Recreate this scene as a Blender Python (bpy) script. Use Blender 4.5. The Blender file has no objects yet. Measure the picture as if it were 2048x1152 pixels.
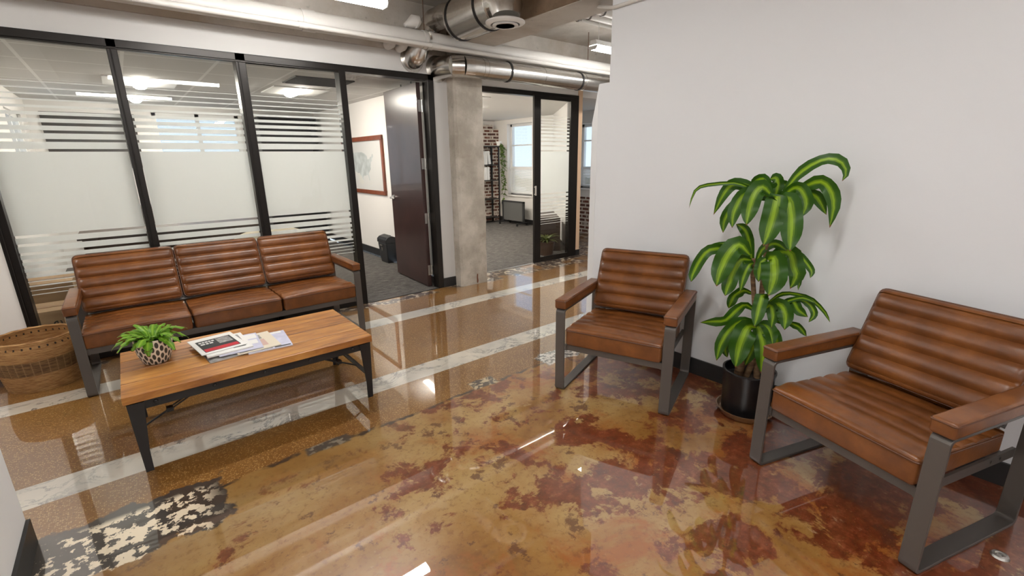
import bpy, bmesh, math, random
from math import sin, cos, pi, sqrt, radians
from mathutils import Vector, Matrix

random.seed(7)
SC = bpy.context.scene
COL = SC.collection

# ------------------------------------------------------------------ camera
cam_data = bpy.data.cameras.new('camera')
cam_data.sensor_width = 36.0
cam_data.sensor_fit = 'HORIZONTAL'
cam_data.lens = 929.0 / 2048.0 * 36.0
cam_data.clip_start = 0.02
cam_data.clip_end = 200
cam = bpy.data.objects.new('camera', cam_data)
COL.objects.link(cam)
YAW, PITCH, ROLL = radians(39.19), radians(15.575), radians(-0.749)
_f = Vector((sin(YAW) * cos(PITCH), cos(YAW) * cos(PITCH), -sin(PITCH)))
_r = Vector((cos(YAW), -sin(YAW), 0))
_u = _r.cross(_f)
_r2 = cos(ROLL) * _r + sin(ROLL) * _u
_u2 = -sin(ROLL) * _r + cos(ROLL) * _u
cam.matrix_world = Matrix(((_r2.x, _u2.x, -_f.x, 0.0), (_r2.y, _u2.y, -_f.y, 0.0),
                           (_r2.z, _u2.z, -_f.z, 1.36), (0, 0, 0, 1)))
SC.camera = cam

# ------------------------------------------------------------------ colour management
SC.view_settings.view_transform = 'Standard'
SC.view_settings.look = 'None'
SC.view_settings.gamma = 1
SC.view_settings.exposure = 1.42
SC.view_settings.use_curve_mapping = False

# ------------------------------------------------------------------ sky
SKY_STRENGTH = 0.55
world = bpy.data.worlds.new('sky')
SC.world = world
world.use_nodes = True
wn, wl = world.node_tree.nodes, world.node_tree.links
wn.clear()
w_out = wn.new('ShaderNodeOutputWorld')
w_bg = wn.new('ShaderNodeBackground')
w_bg.inputs['Strength'].default_value = SKY_STRENGTH
w_tc = wn.new('ShaderNodeTexCoord')
w_sep = wn.new('ShaderNodeSeparateXYZ')
w_cr = wn.new('ShaderNodeValToRGB')
w_cr.color_ramp.elements[0].position = 0.0
w_cr.color_ramp.elements[0].color = (0.66, 0.76, 0.86, 1)
w_cr.color_ramp.elements[1].position = 0.35
w_cr.color_ramp.elements[1].color = (0.36, 0.55, 0.82, 1)
wl.new(w_tc.outputs['Generated'], w_sep.inputs[0])
wl.new(w_sep.outputs['Z'], w_cr.inputs[0])
wl.new(w_cr.outputs[0], w_bg.inputs['Color'])
wl.new(w_bg.outputs[0], w_out.inputs[0])

LAMP = 22.0        # pendant lamp lens strength
TROFFER = 50.0     # office ceiling fixtures

# ------------------------------------------------------------------ materials
def new_mat(name):
    m = bpy.data.materials.new(name)
    m.use_nodes = True
    return m, m.node_tree.nodes, m.node_tree.links, m.node_tree.nodes['Principled BSDF']

def plain(name, col, rough=0.5, metal=0.0, bump=0.0, bscale=60.0, var=0.0, vscale=6.0, coat=0.0, spec=0.5):
    m, n, l, p = new_mat(name)
    p.inputs['Base Color'].default_value = (*col, 1)
    p.inputs['Roughness'].default_value = rough
    p.inputs['Metallic'].default_value = metal
    p.inputs['Coat Weight'].default_value = coat
    p.inputs['Specular IOR Level'].default_value = spec
    tc = n.new('ShaderNodeTexCoord')
    if var:
        t = n.new('ShaderNodeTexNoise'); t.inputs['Scale'].default_value = vscale; t.inputs['Detail'].default_value = 6
        l.new(tc.outputs['Object'], t.inputs['Vector'])
        cr = n.new('ShaderNodeValToRGB')
        cr.color_ramp.elements[0].position = .3; cr.color_ramp.elements[1].position = .7
        cr.color_ramp.elements[0].color = tuple(c * (1 - var) for c in col) + (1,)
        cr.color_ramp.elements[1].color = tuple(min(1, c * (1 + var)) for c in col) + (1,)
        l.new(t.outputs['Fac'], cr.inputs[0]); l.new(cr.outputs[0], p.inputs['Base Color'])
    if bump:
        t = n.new('ShaderNodeTexNoise'); t.inputs['Scale'].default_value = bscale; t.inputs['Detail'].default_value = 4
        l.new(tc.outputs['Object'], t.inputs['Vector'])
        b = n.new('ShaderNodeBump'); b.inputs['Strength'].default_value = bump; b.inputs['Distance'].default_value = .004
        l.new(t.outputs['Fac'], b.inputs['Height']); l.new(b.outputs[0], p.inputs['Normal'])
    return m

def emit(name, col, strength):
    m, n, l, p = new_mat(name)
    p.inputs['Base Color'].default_value = (*col, 1)
    p.inputs['Emission Color'].default_value = (*col, 1)
    p.inputs['Emission Strength'].default_value = strength
    return m

class NT:
    """small helper for building node graphs"""
    def __init__(s, nodes, links): s.n, s.l = nodes, links
    def _in(s, sock, v):
        if isinstance(v, (int, float)): sock.default_value = v
        elif isinstance(v, (tuple, list)): sock.default_value = tuple(v) if len(v) == len(sock.default_value) else (*v, 1)
        else: s.l.new(v, sock)
    def math(s, op, a, b=0.0, clamp=False):
        x = s.n.new('ShaderNodeMath'); x.operation = op; x.use_clamp = clamp
        s._in(x.inputs[0], a); s._in(x.inputs[1], b); return x.outputs[0]
    def mix(s, fac, a, b):
        x = s.n.new('ShaderNodeMix'); x.data_type = 'RGBA'
        s._in(x.inputs[0], fac); s._in(x.inputs[6], a); s._in(x.inputs[7], b); return x.outputs[2]
    def noise(s, vec, scale, detail=4, rough=.5, dist=0.0):
        x = s.n.new('ShaderNodeTexNoise'); s._in(x.inputs['Vector'], vec)
        x.inputs['Scale'].default_value = scale; x.inputs['Detail'].default_value = detail
        x.inputs['Roughness'].default_value = rough; x.inputs['Distortion'].default_value = dist
        return x.outputs['Fac']
    def step(s, v, lo, hi):
        x = s.n.new('ShaderNodeMapRange'); x.interpolation_type = 'SMOOTHSTEP'; x.clamp = True
        s._in(x.inputs[0], v); x.inputs[1].default_value = lo; x.inputs[2].default_value = hi
        return x.outputs[0]
    def ramp(s, v, stops):
        x = s.n.new('ShaderNodeValToRGB'); e = x.color_ramp.elements
        while len(e) < len(stops): e.new(.5)
        for k, (p, c) in enumerate(stops): e[k].position = p; e[k].color = (*c, 1)
        s._in(x.inputs[0], v); return x.outputs[0]
    def vec(s, v, scale):
        x = s.n.new('ShaderNodeVectorMath'); x.operation = 'MULTIPLY'
        s._in(x.inputs[0], v); x.inputs[1].default_value = scale; return x.outputs[0]

WALL = plain('painted_wall', (0.735, 0.745, 0.765), .55, bump=.05, bscale=300)
WALL_DIM = plain('front_wall_dimmed', (0.60, 0.585, 0.565), .6, bump=.05, bscale=300)  # wall colour darkened to offset the strong lamp light on the front wall
CREAM = plain('office_wall', (0.80, 0.775, 0.745), .6)
BASE = plain('black_baseboard', (0.018, 0.017, 0.017), .45)
FRAME = plain('bronze_frame', (0.022, 0.019, 0.017), .32, metal=.6)
STEEL = plain('grey_steel', (0.120, 0.107, 0.097), .38, metal=.4)
BLACKSTEEL = plain('black_steel', (0.022, 0.020, 0.020), .42, metal=.3)
PIPEW = plain('white_pipe_paint', (0.66, 0.635, 0.60), .45, var=.05, vscale=3)
CHROME = plain('satin_chrome', (0.62, 0.60, 0.57), .28, metal=1)
DARK = plain('dark_plastic', (0.02, 0.02, 0.022), .4)
WHITE = plain('white_plastic', (0.82, 0.81, 0.79), .45)
BLIND = plain('white_blind', (0.86, 0.86, 0.85), .6)
POTBLACK = plain('black_pot', (0.012, 0.012, 0.014), .32)
SOIL = plain('dark_soil', (0.018, 0.012, 0.009), .95, bump=.8, bscale=80)
WOODTRIM = plain('maple_trim', (0.72, 0.50, 0.33), .45)
CARDBOARD = plain('cardboard', (0.38, 0.25, 0.14), .8, var=.08)
DOORWOOD = plain('dark_stained_door', (0.045, 0.020, 0.018), .28, var=.25, vscale=4, coat=.3)
CHERRY = plain('cherry_wood', (0.20, 0.050, 0.018), .35, var=.3, vscale=9, coat=.3)
PAPER = plain('paper', (0.80, 0.79, 0.76), .55)
INK = plain('dark_ink', (0.03, 0.035, 0.035), .5)
REDINK = plain('red_ink', (0.55, 0.02, 0.035), .5)
GREYINK = plain('grey_ink', (0.30, 0.29, 0.28), .5, var=.5, vscale=40)
LILAC = plain('lilac_cover', (0.58, 0.58, 0.72), .45, var=.12, vscale=25)
CREAMINK = plain('cream_cover', (0.74, 0.66, 0.52), .5)
PINKINK = plain('pink_cover', (0.62, 0.42, 0.36), .5)
MAPINK = plain('map_land', (0.45, 0.485, 0.485), .5, var=.24, vscale=9)
MAPSEA = plain('map_sea', (0.60, 0.60, 0.585), .5)
DESK = plain('dark_desk', (0.05, 0.032, 0.024), .4, var=.2, vscale=4)
GREYPANEL = plain('grey_panel', (0.11, 0.11, 0.105), .6)
BEIGEFAB = plain('beige_fabric', (0.52, 0.47, 0.36), .85, bump=.3, bscale=200)
BINDER = plain('binder_white', (0.84, 0.84, 0.84), .4)

def mk_leather():
    m, n, l, p = new_mat('cognac_leather'); g = NT(n, l)
    tc = n.new('ShaderNodeTexCoord'); o = tc.outputs['Object']
    a = g.noise(o, 6, 2, .5); b = g.noise(o, 30, 5, .6)
    v = g.math('ADD', g.math('MULTIPLY', a, .72), g.math('MULTIPLY', b, .28))
    c = g.ramp(v, [(.26, (.095, .030, .007)), (.46, (.155, .050, .011)), (.60, (.215, .073, .016)), (.76, (.285, .105, .026))])
    l.new(c, p.inputs['Base Color'])
    p.inputs['Roughness'].default_value = .31
    p.inputs['Specular IOR Level'].default_value = .62
    grain = g.noise(o, 420, 3, .6); fold = g.noise(o, 38, 2, .5, .6)
    bp = n.new('ShaderNodeBump'); bp.inputs['Strength'].default_value = .22; bp.inputs['Distance'].default_value = .003
    l.new(g.math('ADD', g.math('MULTIPLY', grain, .45), fold), bp.inputs['Height'])
    l.new(bp.outputs[0], p.inputs['Normal'])
    return m
LEATHER = mk_leather()

def mk_concrete(name, lo, hi, stain, scale=3.0, rough=.75):
    m, n, l, p = new_mat(name); g = NT(n, l)
    tc = n.new('ShaderNodeTexCoord'); o = tc.outputs['Object']
    a = g.noise(o, scale, 8, .65); b = g.noise(o, scale * 9, 5, .6); s = g.noise(o, scale * .45, 5, .6, .5)
    c = g.mix(g.step(a, .35, .68), lo, hi)
    c = g.mix(g.math('MULTIPLY', g.step(s, .55, .70), .75), c, stain)
    c = g.mix(g.math('MULTIPLY', g.step(b, .62, .72), .35), c, tuple(x * .35 for x in lo))
    l.new(c, p.inputs['Base Color'])
    p.inputs['Roughness'].default_value = rough
    bp = n.new('ShaderNodeBump'); bp.inputs['Strength'].default_value = .5; bp.inputs['Distance'].default_value = .006
    l.new(b, bp.inputs['Height']); l.new(bp.outputs[0], p.inputs['Normal'])
    return m
CONCRETE = mk_concrete('column_concrete', (.36, .32, .265), (.55, .50, .43), (.25, .20, .15))
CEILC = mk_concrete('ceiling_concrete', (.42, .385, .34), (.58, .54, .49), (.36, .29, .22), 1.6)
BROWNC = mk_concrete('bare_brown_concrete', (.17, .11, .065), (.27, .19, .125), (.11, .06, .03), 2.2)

def mk_galv():
    m, n, l, p = new_mat('galvanised_duct'); g = NT(n, l)
    tc = n.new('ShaderNodeTexCoord'); o = tc.outputs['Object']
    v = n.new('ShaderNodeTexVoronoi'); v.inputs['Scale'].default_value = 60; l.new(o, v.inputs['Vector'])
    c = g.mix(v.outputs['Color'], (.60, .58, .55), (.68, .66, .63))
    l.new(c, p.inputs['Base Color']); p.inputs['Metallic'].default_value = 1
    p.inputs['Roughness'].default_value = .24
    return m
GALV = mk_galv()

def mk_floor():
    m, n, l, p = new_mat('epoxy_floor'); g = NT(n, l)
    geo = n.new('ShaderNodeNewGeometry'); pos = geo.outputs['Position']
    sep = n.new('ShaderNodeSeparateXYZ'); l.new(pos, sep.inputs[0]); X, Y = sep.outputs[0], sep.outputs[1]
    # terrazzo: brown matrix with pale chips
    v = n.new('ShaderNodeTexVoronoi'); v.inputs['Scale'].default_value = 150; l.new(pos, v.inputs['Vector'])
    vs = n.new('ShaderNodeSeparateColor'); l.new(v.outputs['Color'], vs.inputs[0])
    chip = g.math('MULTIPLY', g.step(v.outputs['Distance'], .55, .28), g.step(vs.outputs[0], .50, .75))
    dchip = g.math('MULTIPLY', g.step(v.outputs['Distance'], .55, .28), g.step(vs.outputs[1], .75, .86))
    big = g.noise(pos, 1.1, 4)
    ter = g.mix(g.step(big, .3, .7), (.165, .066, .012), (.27, .130, .030))
    ter = g.mix(g.math('MULTIPLY', dchip, .6), ter, (.07, .03, .012))
    ter = g.mix(g.math('MULTIPLY', chip, .7), ter, (.58, .38, .15))
    # marble inlay bands
    wv = g.noise(pos, 3.4, 9, .72, 1.4)
    vein = g.step(g.math('ABSOLUTE', g.math('SUBTRACT', wv, .5)), .035, .0)
    big2 = g.noise(pos, 2.0, 3)
    mar = g.mix(g.step(big2, .35, .7), (.66, .60, .50), (.50, .47, .42))
    mar = g.mix(g.math('MULTIPLY', vein, g.step(g.noise(pos, 2.3, 2), .40, .62)), mar, (.10, .10, .105))
    def band(a, b):
        return g.math('MULTIPLY', g.step(Y, a - .002, a + .002), g.step(Y, b + .002, b - .002))
    bands = g.math('MAXIMUM', band(2.497, 2.690), band(3.602, 3.780))
    zone1 = g.mix(bands, ter, mar)
    # scarred strip along the glass wall
    sc = g.math('ADD', Y, g.math('MULTIPLY', g.noise(pos, 5, 5, .6), .22))
    scar = g.math('MULTIPLY', g.step(sc, 4.24, 4.30), g.step(g.noise(pos, 2.6, 3), .42, .50))
    fl = g.step(g.noise(pos, 16, 5, .6), .53, .57)
    zone1 = g.mix(scar, zone1, g.mix(fl, (.075, .045, .035), (.62, .52, .38)))
    # acid stained concrete
    n1 = g.noise(pos, 1.5, 6, .6, .4)
    tan = g.ramp(n1, [(.30, (.20, .078, .012)), (.45, (.33, .165, .042)), (.58, (.43, .275, .105)), (.72, (.29, .110, .022))])
    gx = g.math('ADD', g.math('MULTIPLY', X, .036), g.math('MULTIPLY', Y, -.022))
    n2 = g.math('ADD', g.math('MULTIPLY', g.noise(pos, 4.6, 9, .70, .3), .7), g.math('MULTIPLY', g.noise(pos, 1.4, 2), .3))
    n2b = g.math('ADD', n2, gx)
    red = g.step(n2b, .518, .556)
    n3 = g.noise(pos, 2.8, 8, .70, .5)
    orange = g.math('MULTIPLY', g.step(g.math('ADD', n3, gx), .50, .66), .8)
    con = g.mix(orange, tan, (.33, .095, .016))
    n5 = g.noise(pos, 20, 8, .72)
    redc = g.ramp(n5, [(.35, (.085, .012, .005)), (.52, (.165, .030, .010)), (.66, (.27, .080, .035))])
    con = g.mix(g.math('MULTIPLY', red, .92), con, redc)
    n4 = g.noise(pos, 6.5, 9, .72)
    blob = g.step(n4, .575, .615)
    con = g.mix(g.math('MULTIPLY', blob, .75), con, (.09, .026, .014))
    con = g.mix(g.math('MULTIPLY', g.step(g.noise(pos, 3.1, 8, .7, .8), .64, .70), .6), con, (.56, .42, .25))
    con = g.mix(g.math('MULTIPLY', g.step(g.noise(pos, 34, 6, .7), .50, .66), .5), con, (.17, .060, .016))
    con = g.mix(g.math('MULTIPLY', g.step(g.noise(pos, 52, 6, .75, .3), .60, .70), .55), con, (.48, .31, .13))
    olive = g.math('MULTIPLY', g.step(Y, 1.55, 2.1), g.step(X, 1.5, .3))
    con = g.mix(g.math('MULTIPLY', olive, .55), con, (.19, .105, .025))
    # boundary between the two, wavering and broken
    yb = g.math('ADD', Y, g.math('MULTIPLY', g.math('SUBTRACT', g.noise(pos, 3.5, 6, .6), .5), .16))
    zone = g.step(yb, 2.148, 2.156)
    c = g.mix(zone, con, zone1)
    edge = g.math('MULTIPLY', g.step(g.math('ABSOLUTE', g.math('SUBTRACT', yb, 2.148)), .020, .004), g.step(g.noise(pos, 7, 3), .42, .55))
    c = g.mix(edge, c, (.045, .028, .018))
    # dark patches of old tar with flakes of white paint
    def patch(x0, x1, y0, y1, wob):
        w = g.math('MULTIPLY', g.math('SUBTRACT', g.noise(pos, 9, 5, .6), .5), wob)
        xx = g.math('ADD', X, w); yy = g.math('ADD', Y, w)
        a = g.math('MULTIPLY', g.step(xx, x0 - .01, x0 + .01), g.step(xx, x1 + .01, x1 - .01))
        b = g.math('MULTIPLY', g.step(yy, y0 - .008, y0 + .008), g.step(yy, y1 + .008, y1 - .008))
        return g.math('MULTIPLY', a, b)
    tar = patch(-.55, .105, 1.90, 2.245, .20)
    flake = g.math('MULTIPLY', g.step(g.math('ADD', g.math('MULTIPLY', g.noise(pos, 24, 6, .65), .7), g.math('MULTIPLY', g.noise(pos, 6, 2), .3)), .505, .525), g.step(Y, 2.215, 2.17))
    flake = g.math('MULTIPLY', flake, g.step(X, .12, -.02))
    c = g.mix(tar, c, g.mix(flake, (.050, .040, .032), (.80, .68, .50)))
    p2 = patch(.455, .665, 2.115, 2.185, .05)
    c = g.mix(p2, c, g.mix(g.step(g.noise(pos, 30, 4), .5, .6), (.06, .05, .038), (.22, .19, .14)))
    p3 = patch(1.45, 1.63, 2.135, 2.235, .05)
    c = g.mix(p3, c, g.mix(g.step(g.noise(pos, 22, 4), .48, .56), (.07, .055, .045), (.50, .40, .26)))
    p4 = patch(2.03, 2.42, 2.10, 2.26, .14)
    c = g.mix(p4, c, g.mix(g.step(g.noise(pos, 26, 6, .7), .46, .54), (.10, .09, .085), (.68, .64, .58)))
    l.new(c, p.inputs['Base Color'])
    p.inputs['Roughness'].default_value = .3
    p.inputs['Specular IOR Level'].default_value = .5
    p.inputs['Coat Weight'].default_value = 1
    p.inputs['Coat Roughness'].default_value = .012
    p.inputs['Coat IOR'].default_value = 2.08
    bp = n.new('ShaderNodeBump'); bp.inputs['Strength'].default_value = .012; bp.inputs['Distance'].default_value = .01
    l.new(g.noise(pos, 4, 2), bp.inputs['Height']); l.new(bp.outputs[0], p.inputs['Coat Normal'])
    return m
FLOOR = mk_floor()

def mk_carpet():
    m, n, l, p = new_mat('grey_carpet'); g = NT(n, l)
    geo = n.new('ShaderNodeNewGeometry'); pos = geo.outputs['Position']
    a = g.noise(g.vec(pos, (3, 14, 1)), 3, 5, .7); b = g.noise(pos, 260, 2, .7)
    v = g.math('ADD', g.math('MULTIPLY', a, .6), g.math('MULTIPLY', b, .5))
    l.new(g.ramp(v, [(.36, (.040, .037, .035)), (.55, (.115, .107, .101)), (.72, (.25, .235, .22))]), p.inputs['Base Color'])
    p.inputs['Roughness'].default_value = .95; p.inputs['Specular IOR Level'].default_value = .1
    bp = n.new('ShaderNodeBump'); bp.inputs['Strength'].default_value = .6; bp.inputs['Distance'].default_value = .006
    l.new(b, bp.inputs['Height']); l.new(bp.outputs[0], p.inputs['Normal'])
    return m
CARPET = mk_carpet()

def mk_tileceil():
    m, n, l, p = new_mat('acoustic_tile'); g = NT(n, l)
    geo = n.new('ShaderNodeNewGeometry'); sep = n.new('ShaderNodeSeparateXYZ'); l.new(geo.outputs['Position'], sep.inputs[0])
    def grid(v, off):
        f = g.math('FRACT', g.math('DIVIDE', g.math('ADD', v, off), .61))
        return g.step(g.math('ABSOLUTE', g.math('SUBTRACT', f, .5)), .478, .482)
    gr = g.math('MAXIMUM', grid(sep.outputs[0], .13 + .305), grid(sep.outputs[1], -5.1 + .305))
    sp = g.step(g.noise(geo.outputs['Position'], 130, 3), .62, .66)
    t = g.mix(g.math('MULTIPLY', sp, .3), (.66, .645, .625), (.40, .39, .38))
    l.new(g.mix(gr, t, (.84, .83, .81)), p.inputs['Base Color']); p.inputs['Roughness'].default_value = .9
    return m
TILECEIL = mk_tileceil()

def mk_brick():
    m, n, l, p = new_mat('old_brick'); g = NT(n, l)
    geo = n.new('ShaderNodeNewGeometry'); sep = n.new('ShaderNodeSeparateXYZ'); l.new(geo.outputs['Position'], sep.inputs[0])
    cb = n.new('ShaderNodeCombineXYZ'); l.new(g.math('ADD', sep.outputs[0], sep.outputs[1]), cb.inputs[0]); l.new(sep.outputs[2], cb.inputs[1])
    b = n.new('ShaderNodeTexBrick'); l.new(cb.outputs[0], b.inputs['Vector'])
    b.inputs['Scale'].default_value = 1; b.inputs['Brick Width'].default_value = .17; b.inputs['Row Height'].default_value = .068
    b.inputs['Mortar Size'].default_value = .014
    b.inputs['Color1'].default_value = (.17, .060, .035, 1); b.inputs['Color2'].default_value = (.085, .035, .025, 1)
    b.inputs['Mortar'].default_value = (.60, .54, .47, 1)
    l.new(g.mix(g.math('MULTIPLY', g.step(g.noise(geo.outputs['Position'], 9, 5), .56, .66), .7), b.outputs['Color'], (.62, .55, .48)), p.inputs['Base Color'])
    p.inputs['Roughness'].default_value = .85
    return m
BRICK = mk_brick()

def mk_tabletop():
    m, n, l, p = new_mat('reclaimed_board'); g = NT(n, l)
    tc = n.new('ShaderNodeTexCoord'); o = tc.outputs['Object']
    sep = n.new('ShaderNodeSeparateXYZ'); l.new(o, sep.inputs[0])
    a = g.noise(g.vec(o, (2.2, 26, 8)), 1.6, 7, .62, .6); b = g.noise(g.vec(o, (1.3, 5, 2)), 2.2, 4, .6)
    row = g.math('FLOOR', g.math('DIVIDE', g.math('ADD', sep.outputs[1], .3225), .16125))
    tone = g.math('FRACT', g.math('MULTIPLY', g.math('ADD', row, 1.0), .377))
    v = g.math('ADD', g.math('ADD', g.math('MULTIPLY', a, .62), g.math('MULTIPLY', b, .3)), g.math('MULTIPLY', g.math('SUBTRACT', tone, .5), .10))
    c = g.ramp(v, [(.30, (.15, .045, .012)), (.41, (.36, .135, .026)), (.52, (.54, .245, .055)), (.68, (.64, .34, .095))])
    fr_ = g.math('FRACT', g.math('DIVIDE', g.math('ADD', sep.outputs[1], .3225), .16125))
    ed = g.math('MULTIPLY', g.step(g.math('ABSOLUTE', g.math('SUBTRACT', fr_, .5)), .455, .498), g.step(g.math('ABSOLUTE', sep.outputs[1]), .31, .29))
    c = g.mix(g.math('MULTIPLY', ed, .8), c, (.085, .028, .012))
    kn = g.noise(g.vec(o, (3.0, 9, 3)), 1.3, 4, .6)
    c = g.mix(g.math('MULTIPLY', g.step(kn, .66, .74), .65), c, (.11, .038, .022))
    l.new(c, p.inputs['Base Color']); p.inputs['Roughness'].default_value = .38
    p.inputs['Coat Weight'].default_value = .25; p.inputs['Coat Roughness'].default_value = .3
    return m
TABLETOP = mk_tabletop()

def mk_leaf(name, edge, mid):
    m, n, l, p = new_mat(name); g = NT(n, l)
    tc = n.new('ShaderNodeTexCoord'); sep = n.new('ShaderNodeSeparateXYZ'); l.new(tc.outputs['UV'], sep.inputs[0])
    u, v = sep.outputs[0], sep.outputs[1]
    d = g.math('ABSOLUTE', g.math('SUBTRACT', u, .5))
    st = g.noise(g.vec(tc.outputs['UV'], (14, 1.2, 1)), 1.5, 3, .6)
    f = g.step(g.math('ADD', d, g.math('MULTIPLY', g.math('SUBTRACT', st, .5), .34)), .23, .0)
    c = g.mix(f, edge, mid)
    tip = g.step(v, .965, .985)
    c = g.mix(tip, c, (.16, .05, .015))
    l.new(c, p.inputs['Base Color']); p.inputs['Roughness'].default_value = .38; p.inputs['Specular IOR Level'].default_value = .32
    p.inputs['Subsurface Weight'].default_value = 0
    tr = n.new('ShaderNodeBsdfTranslucent'); l.new(c, tr.inputs[0])
    mx = n.new('ShaderNodeMixShader'); mx.inputs[0].default_value = .22
    out = n['Material Output']; l.new(p.outputs[0], mx.inputs[1]); l.new(tr.outputs[0], mx.inputs[2]); l.new(mx.outputs[0], out.inputs[0])
    return m
LEAF = mk_leaf('corn_plant_leaf', (.028, .095, .005), (.27, .44, .012))
LEAF2 = mk_leaf('cactus_leaf', (.13, .30, .018), (.30, .50, .05))
LEAF3 = mk_leaf('vine_leaf', (.10, .17, .03), (.20, .30, .06))

def mk_cane():
    m, n, l, p = new_mat('plant_cane'); g = NT(n, l)
    tc = n.new('ShaderNodeTexCoord'); o = tc.outputs['Object']
    a = g.noise(g.vec(o, (1, 1, 6)), 14, 4)
    l.new(g.ramp(a, [(.3, (.09, .045, .022)), (.6, (.24, .14, .07)), (.8, (.36, .24, .13))]), p.inputs['Base Color'])
    p.inputs['Roughness'].default_value = .7
    return m
CANE = mk_cane()

def mk_basket():
    m, n, l, p = new_mat('woven_rattan'); g = NT(n, l)
    tc = n.new('ShaderNodeTexCoord'); o = tc.outputs['Object']
    sep = n.new('ShaderNodeSeparateXYZ'); l.new(o, sep.inputs[0]); x, y, z = sep.outputs
    ang = g.math('DIVIDE', g.math('ARCTAN2', y, x), 2 * pi)
    st = g.math('FRACT', g.math('MULTIPLY', ang, 34)); st2 = g.step(g.math('ABSOLUTE', g.math('SUBTRACT', st, .5)), .40, .46)
    rw = g.math('FRACT', g.math('MULTIPLY', z, 110)); rw2 = g.step(g.math('ABSOLUTE', g.math('SUBTRACT', rw, .5)), .36, .48)
    ns = g.noise(g.vec(o, (6, 6, 50)), 3, 4)
    c = g.mix(g.step(ns, .35, .65), (.36, .165, .050), (.56, .31, .115))
    mid = g.math('MULTIPLY', g.step(z, .112, .118), g.step(z, .208, .202))
    c = g.mix(mid, c, g.mix(g.step(ns, .35, .65), (.14, .066, .022), (.26, .14, .05)))
    c = g.mix(g.math('MULTIPLY', st2, g.math('ADD', .25, g.math('MULTIPLY', mid, .3))), c, (.42, .24, .10))
    c = g.mix(g.math('MULTIPLY', rw2, .55), c, (.09, .035, .012))
    ho = g.math('MULTIPLY', g.step(g.math('ABSOLUTE', g.math('SUBTRACT', z, .292)), .008, .004), g.step(g.math('ABSOLUTE', g.math('SUBTRACT', st, .5)), .16, .08))
    c = g.mix(ho, c, (.02, .01, .006))
    l.new(c, p.inputs['Base Color']); p.inputs['Roughness'].default_value = .6
    bp = n.new('ShaderNodeBump'); bp.inputs['Strength'].default_value = .7; bp.inputs['Distance'].default_value = .004
    l.new(g.math('SUBTRACT', 1.0, rw2), bp.inputs['Height']); l.new(bp.outputs[0], p.inputs['Normal'])
    return m
RATTAN = mk_basket()

def mk_ovalpot():
    m, n, l, p = new_mat('oval_pattern_glaze'); g = NT(n, l)
    tc = n.new('ShaderNodeTexCoord'); sep = n.new('ShaderNodeSeparateXYZ'); l.new(tc.outputs['Object'], sep.inputs[0]); x, y, z = sep.outputs
    ang = g.math('MULTIPLY', g.math('DIVIDE', g.math('ARCTAN2', y, x), 2 * pi), 13)
    def lat(off):
        u = g.math('SUBTRACT', g.math('FRACT', g.math('ADD', ang, off + 20)), .5)
        v = g.math('SUBTRACT', g.math('FRACT', g.math('ADD', g.math('DIVIDE', z, .040), off + .35)), .5)
        q = g.math('ADD', g.math('POWER', g.math('DIVIDE', g.math('ABSOLUTE', u), .21), 2), g.math('POWER', g.math('DIVIDE', g.math('ABSOLUTE', v), .385), 2))
        return g.step(q, 1.06, .9)
    f = g.math('MAXIMUM', lat(0.0), lat(.5))
    l.new(g.mix(f, (.80, .71, .60), (.055, .052, .042)), p.inputs['Base Color']); p.inputs['Roughness'].default_value = .4
    return m
OVALPOT = mk_ovalpot()

def mk_glass():
    m, n, l, p = new_mat('clear_glass')
    n.remove(p)
    out = n['Material Output']
    tr = n.new('ShaderNodeBsdfTransparent'); tr.inputs[0].default_value = (.965, .975, .97, 1)
    gl = n.new('ShaderNodeBsdfGlossy'); gl.inputs['Roughness'].default_value = 0.0
    fr = n.new('ShaderNodeFresnel'); fr.inputs[0].default_value = 1.5
    mx = n.new('ShaderNodeMixShader')
    ge = n.new('ShaderNodeNewGeometry'); g = NT(n, l)
    fac = g.math('MULTIPLY', fr.outputs[0], g.math('SUBTRACT', 1.0, ge.outputs['Backfacing']))
    l.new(fac, mx.inputs[0]); l.new(tr.outputs[0], mx.inputs[1]); l.new(gl.outputs[0], mx.inputs[2]); l.new(mx.outputs[0], out.inputs[0])
    return m
GLASS = mk_glass()

def mk_film():
    m, n, l, p = new_mat('frosted_film')
    out = n['Material Output']
    p.inputs['Base Color'].default_value = (.90, .90, .885, 1); p.inputs['Roughness'].default_value = .45
    tr = n.new('ShaderNodeBsdfTranslucent'); tr.inputs[0].default_value = (.96, .965, .95, 1)
    mx = n.new('ShaderNodeMixShader'); mx.inputs[0].default_value = .55
    l.new(p.outputs[0], mx.inputs[1]); l.new(tr.outputs[0], mx.inputs[2]); l.new(mx.outputs[0], out.inputs[0])
    return m
FILM = mk_film()
LENS = emit('lamp_lens', (1.0, .985, .955), LAMP)
TUBE = emit('troffer_lens', (1.0, .93, .82), TROFFER)

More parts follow.
